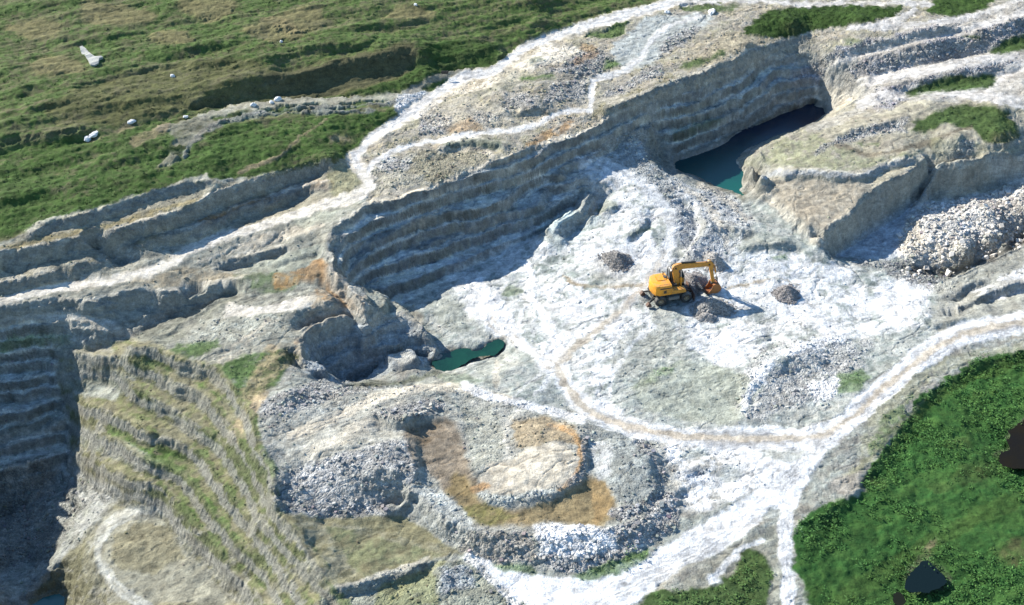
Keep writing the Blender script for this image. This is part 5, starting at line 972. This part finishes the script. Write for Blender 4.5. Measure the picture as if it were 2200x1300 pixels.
for y in (-.55, .47): MB().prism([(4.9+(x-4.9)*1.01, .55+(z-.55)*1.01) for x, z in sp_f], y, y+.04).build('side_plate', worn('cheek', (.42,.17,.05), (.18,.08,.04), .7, 3, .7, dust=.2), bucket)
lip = MB().prism([(4.04, .06), (3.98, .14), (3.62, .55), (3.46, .86), (3.38, .84), (3.52, .48), (3.86, .04)], -.56, .52, .01).box(4.45, 4.85, -.22, .18, 1.0, 1.22, .02).build('bucket_lip', M_K, bucket)
for i in range(5): MB().prism([(3.48, .80), (3.42, .86), (3.16, .90), (3.10, .86), (3.38, .72)], -.52+i*.235, -.42+i*.235, .01).build('tooth', M_K, lip) if False else None
for i in range(5): MB().prism([(3.50, .78), (3.42, .88), (3.14, .94), (3.36, .70)], -.54+i*.24, -.42+i*.24, .008).build('bucket_tooth', M_G, bucket)
# ------------------------------------------------------------------ loose stone
def stone_mat(name):
    m, nt, b = newmat(name, .92); a = nt.nodes.new('ShaderNodeAttribute'); a.attribute_name = 'cover'; pos = nt.nodes.new('ShaderNodeNewGeometry').outputs['Position']
    f = maprange(nt, noise(nt, 7, 6, .7, pos), .3, .7, .72, 1.2); v = nt.nodes.new('ShaderNodeVectorMath'); v.operation = 'SCALE'; nt.links.new(a.outputs['Color'], v.inputs[0]); nt.links.new(f, v.inputs['Scale']); nt.links.new(v.outputs[0], b.inputs['Base Color'])
    bp = nt.nodes.new('ShaderNodeBump'); bp.inputs['Strength'].default_value = .6; bp.inputs['Distance'].default_value = .06; nt.links.new(noise(nt, 9, 6, .7, pos), bp.inputs['Height']); nt.links.new(bp.outputs[0], b.inputs['Normal']); return m
M_ST = stone_mat('loose_stone')
def ico(sub):
    bm = bmesh.new(); bmesh.ops.create_icosphere(bm, subdivisions=sub, radius=1); v = np.array([q.co[:] for q in bm.verts]); f = np.array([[q.index for q in x.verts] for x in bm.faces]); bm.free(); return v, f
OCT = (np.array([[1,0,0],[-1,0,0],[0,1,0],[0,-1,0],[0,0,1],[0,0,-1.0]]), np.array([[0,2,4],[2,1,4],[1,3,4],[3,0,4],[2,0,5],[1,2,5],[3,1,5],[0,3,5]]))
CUB = (np.array([[-1,-1,-1],[1,-1,-1],[1,1,-1],[-1,1,-1],[-1,-1,1],[1,-1,1],[1,1,1],[-1,1,1.0]])*.72, np.array([[0,3,2],[0,2,1],[4,5,6],[4,6,7],[0,1,5],[0,5,4],[1,2,6],[1,6,5],[2,3,7],[2,7,6],[3,0,4],[3,4,7]]))
def scatter(name, xyz, size, col, base=CUB, jit=.35, flat=.7, mat=None):
    """many little stones merged into one mesh"""
    n = len(xyz); V, F0 = base; k = len(V); P_ = V[None]*(1+jit*(rng.random((n, k, 3))*2-1)); P_ = P_*np.array([1, 1, flat])[None, None]
    a = rng.random(n)*6.283; t = (rng.random(n)-.5)*1.4; ca, sa, ct, st_ = np.cos(a), np.sin(a), np.cos(t), np.sin(t)
    x, y, z = P_[..., 0], P_[..., 1], P_[..., 2]; y, z = y*ct[:, None]-z*st_[:, None], y*st_[:, None]+z*ct[:, None]; x, y = x*ca[:, None]-y*sa[:, None], x*sa[:, None]+y*ca[:, None]
    co = np.stack([x, y, z], -1)*size[:, None, None]+xyz[:, None]
    fs = (F0[None]+(np.arange(n)*k)[:, None, None]).reshape(-1, 3)
    return mesh_np(name, co.reshape(-1, 3), fs, mat or M_ST, False, np.repeat(col, k, 0))
def in_view(x, y, z, pad=60):
    u, v = proj(x, y, z); return (u > -pad) & (u < 2200+pad) & (v > -pad) & (v < 1300+pad)
N = 420000; x = rng.uniform(-75, 78, N); y = rng.uniform(60, 182, N); R_ = grid_at(GR, x, y); S_ = grid_at(GS, x, y); z = ground_z(x, y)
keep = in_view(x, y, z) & (rng.random(N) < np.clip(R_*1.05-.06, .015, 1)*(1-.8*S_)*(grid_at(GV, x, y) < .5)*.60)
x, y, z, R_ = x[keep], y[keep], z[keep], R_[keep]; n = len(x); sz = (.035+.15*rng.random(n)**5.0)*(.6+.7*R_); C0 = grid_at(GC, x, y)
col = np.clip(C0*(.75+.5*rng.random(n))[:, None]+rng.normal(0, .01, (n, 3)), .02, .70); print('stones', n)
tag(scatter('rubble', np.stack([x, y, z+sz*.25], -1), sz, col), 'loose grey and white rubble lying all over the spoil slopes and quarry floor', 'rubble', None, 'stuff')
def lump(name, loc, r, seed, col, sub=4, flat=.7, parent=None):
    V, F0 = ico(sub); s = seed*7.31; q = V*1.2+s
    d = 1+.30*fbm(q[:, 0]+q[:, 2]*.7, q[:, 1]-q[:, 2]*.6, 1.2, 3, seed % 8); c1, c2, _ = cells(q[:, 0]+q[:, 2], q[:, 1]-q[:, 2]*.5, .9, seed % 5); d = d*(.85+.25*np.clip(c2-c1, 0, .6))
    co = V*d[:, None]*np.array([r[0], r[1], r[2]]); o = mesh_np(name, co, F0, M_ST, False, np.tile(col, (len(V), 1))*(.9+.2*rng.random((len(V), 1)))); o.location = loc; o.rotation_euler = (0, 0, seed*1.3); return o
def gravel_pile(u, v, rx, ry, h, label, col, seed):
    """one tipped heap: a cone of broken stone"""
    cx, cy, _ = locate(u, v, 1.3); n = 4200; a = rng.random(n)*6.283; rr = np.sqrt(rng.random(n))*1.02+.35*rng.random(n)**6
    rag = 1+.16*np.sin(2*a+seed)+.12*np.sin(3*a+seed*2.3)+.07*np.sin(7*a+seed)
    x = cx+rx*rr*rag*np.cos(a); y = cy+ry*rr*rag*np.sin(a); prof_ = h*np.clip(1-rr**1.25, 0, 1); z = ground_z(x, y)+prof_+fbm(x, y, .5, 2, seed % 8)*.06
    sz = (.05+.075*rng.random(n)**2)
    s1 = scatter('_s', np.stack([x, y, z], -1), sz, np.clip(col*(.6+.75*rng.random(n))[:, None]*np.array([1, .97+.06*rng.random(), 1]), .02, .7), CUB, .4, .8)
    m = 44; g = np.linspace(-1.1, 1.1, m); X, Y = np.meshgrid(g, g); rr = np.hypot(X, Y); aa = np.arctan2(Y, X); rg_ = 1+.16*np.sin(2*aa+seed)+.12*np.sin(3*aa+seed*2.3); px = cx+rx*X*rg_; py = cy+ry*Y*rg_; pz_ = ground_z(px, py)-.12+(h*np.clip(1-rr**1.25, 0, 1)+.02)*1.0+fbm(px, py, .25, 2, 2)*.05*(rr < 1)
    i0 = (np.arange(m-1)[:, None]*m+np.arange(m-1)[None]).ravel(); s2 = mesh_np('_g', np.stack([px, py, pz_], -1).reshape(-1, 3), np.stack([i0, i0+1, i0+m+1, i0+m], 1), M_ST, True, np.tile(col*.8, (m*m, 1)))
    bm = bmesh.new(); bm.from_mesh(s2.data); bm.from_mesh(s1.data); me = bpy.data.meshes.new('gravel_pile'); bm.to_mesh(me); bm.free(); me.materials.append(M_ST)
    for q in (s1, s2): d = q.data; bpy.data.objects.remove(q); bpy.data.meshes.remove(d)
    o = bpy.data.objects.new('gravel_pile', me); sc.collection.objects.link(o)
    base = Vector((cx, cy, float(ground_z(np.array([cx]), np.array([cy]))[0]))); me.transform(__import__('mathutils').Matrix.Translation(-base)); o.location = base
    return tag(o, label, 'gravel pile', 'tipped gravel heaps on the quarry floor')
PK = c3(.33,.305,.285)
gravel_pile(1530, 664, 1.75, 1.5, 1.25, 'biggest grey gravel heap, lying under the excavator bucket in its shadow', PK*.95, 1)
gravel_pile(1519, 683, .75, .65, .5, 'small low gravel mound at the foot of the biggest heap', PK*1.05, 2)
gravel_pile(1326, 560, 1.4, 1.3, 1.05, 'dark pinkish-grey gravel heap left of the excavator, beside the white track', PK*.85, 3)
gravel_pile(1532, 566, 1.15, 1.05, 1.2, 'pale pinkish gravel heap just behind the raised boom tip of the excavator', PK*1.25, 4)
gravel_pile(1690, 632, 1.3, 1.05, 1.0, 'dark pinkish-grey gravel heap standing alone to the right of the bucket', PK*.85, 5)
gravel_pile(1487, 612, 1.3, 1.6, 1.2, 'grey gravel heap behind the excavator cab and blade', PK*.9, 6)
WB_ = c3(.66,.66,.65)
for i, (u, v, rx, ry, rz_, lb) in enumerate([(202,291,.95,.5,.45,'large elongated white boulder on the grass at the left, right-hand one of a touching pair'),(188,299,.65,.45,.35,'white boulder touching the lower left end of the large elongated one'),(283,263,.6,.4,.35,'white boulder on dry grass a little right of the touching pair'),(371,164,.42,.35,.35,'lone white boulder high on the grassy slope, right of the pale slab'),(399,252,.38,.3,.3,'small white boulder by a dark tuft, left of the farm track end'),
    (545,227,.5,.38,.38,'white boulder beside the grassy track, leftmost of three in a row'),(583,221,.4,.3,.3,'smallest white boulder of the three in a row beside the grassy track'),(597,215,.55,.45,.45,'white boulder beside the grassy track, right end and biggest of three in a row'),(605,91,.35,.3,.3,'tiny pale boulder near the top of the grassy slope'),(893,11,.35,.3,.25,'white boulder by the top edge of the photo above the grassy ridges'),(1528,26,1.0,.6,.45,'white boulder beside green scrub near the top, right of the pale grey yard'),(1433,27,.5,.4,.35,'white boulder beside the white track at the top of the pale grey yard')]):
    X, Y, Z = locate(u, v, 9); rx, ry, rz_ = rx*.8, ry*.8, rz_*.7; tag(lump('boulder', (X, Y, Z+rz_*.25), (rx, ry, rz_), i+3, WB_, 4), lb, 'boulder', 'white boulders on the grass')
sl = [(172,104),(178,103),(186,108),(197,118),(206,124),(218,122),(222,126),(214,130),(212,138),(203,143),(195,142),(190,132),(184,122),(175,116)]
q = np.array([locate(u, v, 11) for u, v in sl]); bm = bmesh.new(); c_ = q.mean(0)
top = [bm.verts.new((a-c_[0], b-c_[1], z-c_[2]+.22+.05*math.sin(i*2.1))) for i, (a, b, z) in enumerate(q)]; bot = [bm.verts.new((a-c_[0], b-c_[1], z-c_[2]-.6)) for a, b, z in q]; f = bm.faces.new(top)
for i in range(len(top)): bm.faces.new((top[i-1], bot[i-1], bot[i], top[i]))
bmesh.ops.recalc_face_normals(bm, faces=bm.faces[:]); r_ = bmesh.ops.triangulate(bm, faces=[f]); bmesh.ops.subdivide_edges(bm, edges=[e for e in bm.edges if all(v.co.z > -.4+0*v.co.x for v in e.verts)], cuts=3, use_grid_fill=True)
for v in bm.verts:
    if v.co.z > -.3: v.co.z += float(streak(np.array([v.co.x]), np.array([v.co.y]), .9, 3, .2, o=3)[0])*.16
me = bpy.data.meshes.new('rock_slab'); bm.to_mesh(me); bm.free(); a = me.color_attributes.new('cover', 'FLOAT_COLOR', 'POINT'); a.data.foreach_set('color', np.tile([.36,.36,.33, 1], len(me.vertices)).astype(np.float32)); me.materials.append(M_ST)
o = bpy.data.objects.new('rock_slab', me); o.location = c_; sc.collection.objects.link(o); tag(o, 'pale grey flat rock slab with ragged edges on the grassy slope at upper left', 'rock slab')
# sign board by the track
X, Y, Z = locate(956, 166, 9); nb = empty('notice_board', (X, Y, Z), .1); tag(nb, 'small dark notice board on two posts where the farm track joins the white haul road', 'notice board')
MB().box(-.42, .42, -.03, .03, .45, .85, .01).build('board', M_K, nb)
for x in (-.36, .36): MB().box(x-.03, x+.03, .03, .07, -.3, .85, .005).build('post', M_G, nb)
# blasted blocks at the cliff foot
bp_ = []
for t in range(6000):
    u = rng.uniform(1935, 2230); v = rng.uniform(395, 585)
    if v < 590-(u-1950)*.32 and v > 478-(u-1950)*.30-8 and v < 600-(u-1950)*.30:
        x, y = unproj(u, v, 1.2); sz = .11+.34*rng.random()**2.2
        if all((x-a)**2+(y-b)**2 > (sz+c)**2*.55 for a, b, c in bp_): bp_.append((float(x), float(y), sz))
    if len(bp_) > 230: break
for i, (x, y, s_) in enumerate(bp_):
    Z = float(ground_z(np.array([x]), np.array([y]))[0]); k = .75+.5*rng.random()
    V, F0 = CUB if i % 3 else OCT; V = V*(1+.35*(rng.random(V.shape)*2-1))*np.array([1.1, .9, .75])*s_
    o = mesh_np('rock_block', V, F0, M_ST, False, np.tile(c3(.56,.52,.46)*k, (len(V), 1)).clip(0, .72)); o.location = (x, y, Z+s_*.25); o.rotation_euler = (rng.random()*.8, rng.random()*.8, rng.random()*6)
    bv = o.modifiers.new('wear', 'BEVEL'); bv.width = s_*.12; bv.segments = 1
    tag(o, 'angular cream-white block in the blasted rock heap below the right-hand cliff', 'rock', 'blasted blocks below the cliff')
print('blocks', len(bp_))
# ------------------------------------------------------------------ scrub and grass
M_LF, nt, b = newmat('leaves', .7); a = nt.nodes.new('ShaderNodeAttribute'); a.attribute_name = 'cover'; nt.links.new(a.outputs['Color'], b.inputs['Base Color'])
def leaves(name, cx, cy, cz, cr, ch, per, ls, colf):
    n = len(cx)*per; rx = np.repeat(cx, per); ry = np.repeat(cy, per); rz = np.repeat(cz, per); R_ = np.repeat(cr, per); H_ = np.repeat(ch, per)
    a = rng.random(n)*6.283; e = np.arcsin(rng.random(n)); q = rng.random(n)**.4
    px = rx+R_*q*np.cos(e)*np.cos(a); py = ry+R_*q*np.cos(e)*np.sin(a); pz = rz+H_*q*np.sin(e)
    d1 = rng.normal(size=(n, 3)); d1[:, 2] *= .35; d1 /= np.linalg.norm(d1, axis=1)[:, None]; d2 = np.cross(d1, rng.normal(size=(n, 3))*.45+np.array([0, 0, 1])); d2 /= np.linalg.norm(d2, axis=1)[:, None]
    s = ls*(.6+.8*rng.random(n)); c0 = np.stack([px, py, pz], -1)
    co = np.stack([c0-d1*s[:, None], c0-d2*s[:, None]*.45, c0+d1*s[:, None], c0+d2*s[:, None]*.45], 1).reshape(-1, 3)
    fs = np.arange(n*4).reshape(-1, 4); col = np.repeat(np.clip(np.repeat(colf, per, 0)*(.7+.6*rng.random((n, 1))), .004, .5), 4, 0)
    return mesh_np(name, co, fs, M_LF, False, col)
N = 60000; x = rng.uniform(-5, 85, N); y = rng.uniform(60, 110, N); V_ = grid_at(GV, x, y); z = ground_z(x, y); u, v = proj(x, y, z)
cl = fbm(x, y, 5, 3, 2); keep = in_view(x, y, z, 90) & (V_ > .3) & (u > 1330) & (v > 730) & (rng.random(N) < .32*sstep(-.7, .3, cl)*V_)
x, y, z = x[keep], y[keep], z[keep]; C0 = grid_at(GC, x, y); n = len(x); print('scrub', n)
cc = C0*.7+(DKGR*1.5+(GRASS*1.4-DKGR)*rng.random((n, 1))**1.5)*.65
big = rng.random(n); tag(leaves('scrub', x, y, z-.05, .28+.5*big**3, .3+.8*big**3, 16, .105, cc), 'dense dark green scrub filling the bottom right corner and the roadside patches', 'scrub', None, 'stuff')
N = 90000; x = rng.uniform(-75, 78, N); y = rng.uniform(62, 182, N); V_ = grid_at(GV, x, y); z = ground_z(x, y); u, v = proj(x, y, z)
keep = in_view(x, y, z, 90) & (V_ > .6) & ~((u > 1330) & (v > 730)) & (rng.random(N) < .35*V_)
x, y, z = x[keep], y[keep], z[keep]; C0 = grid_at(GC, x, y); n = len(x); print('grass', n); big = rng.random(n)
tag(leaves('grass', x, y, z-.02, .12+.25*big**4, .12+.35*big**4, 7, .085, C0*(.75+.5*rng.random((n, 1)))), 'tufted green grass and low bushes on the slopes above and beside the quarry', 'grass', None, 'stuff')
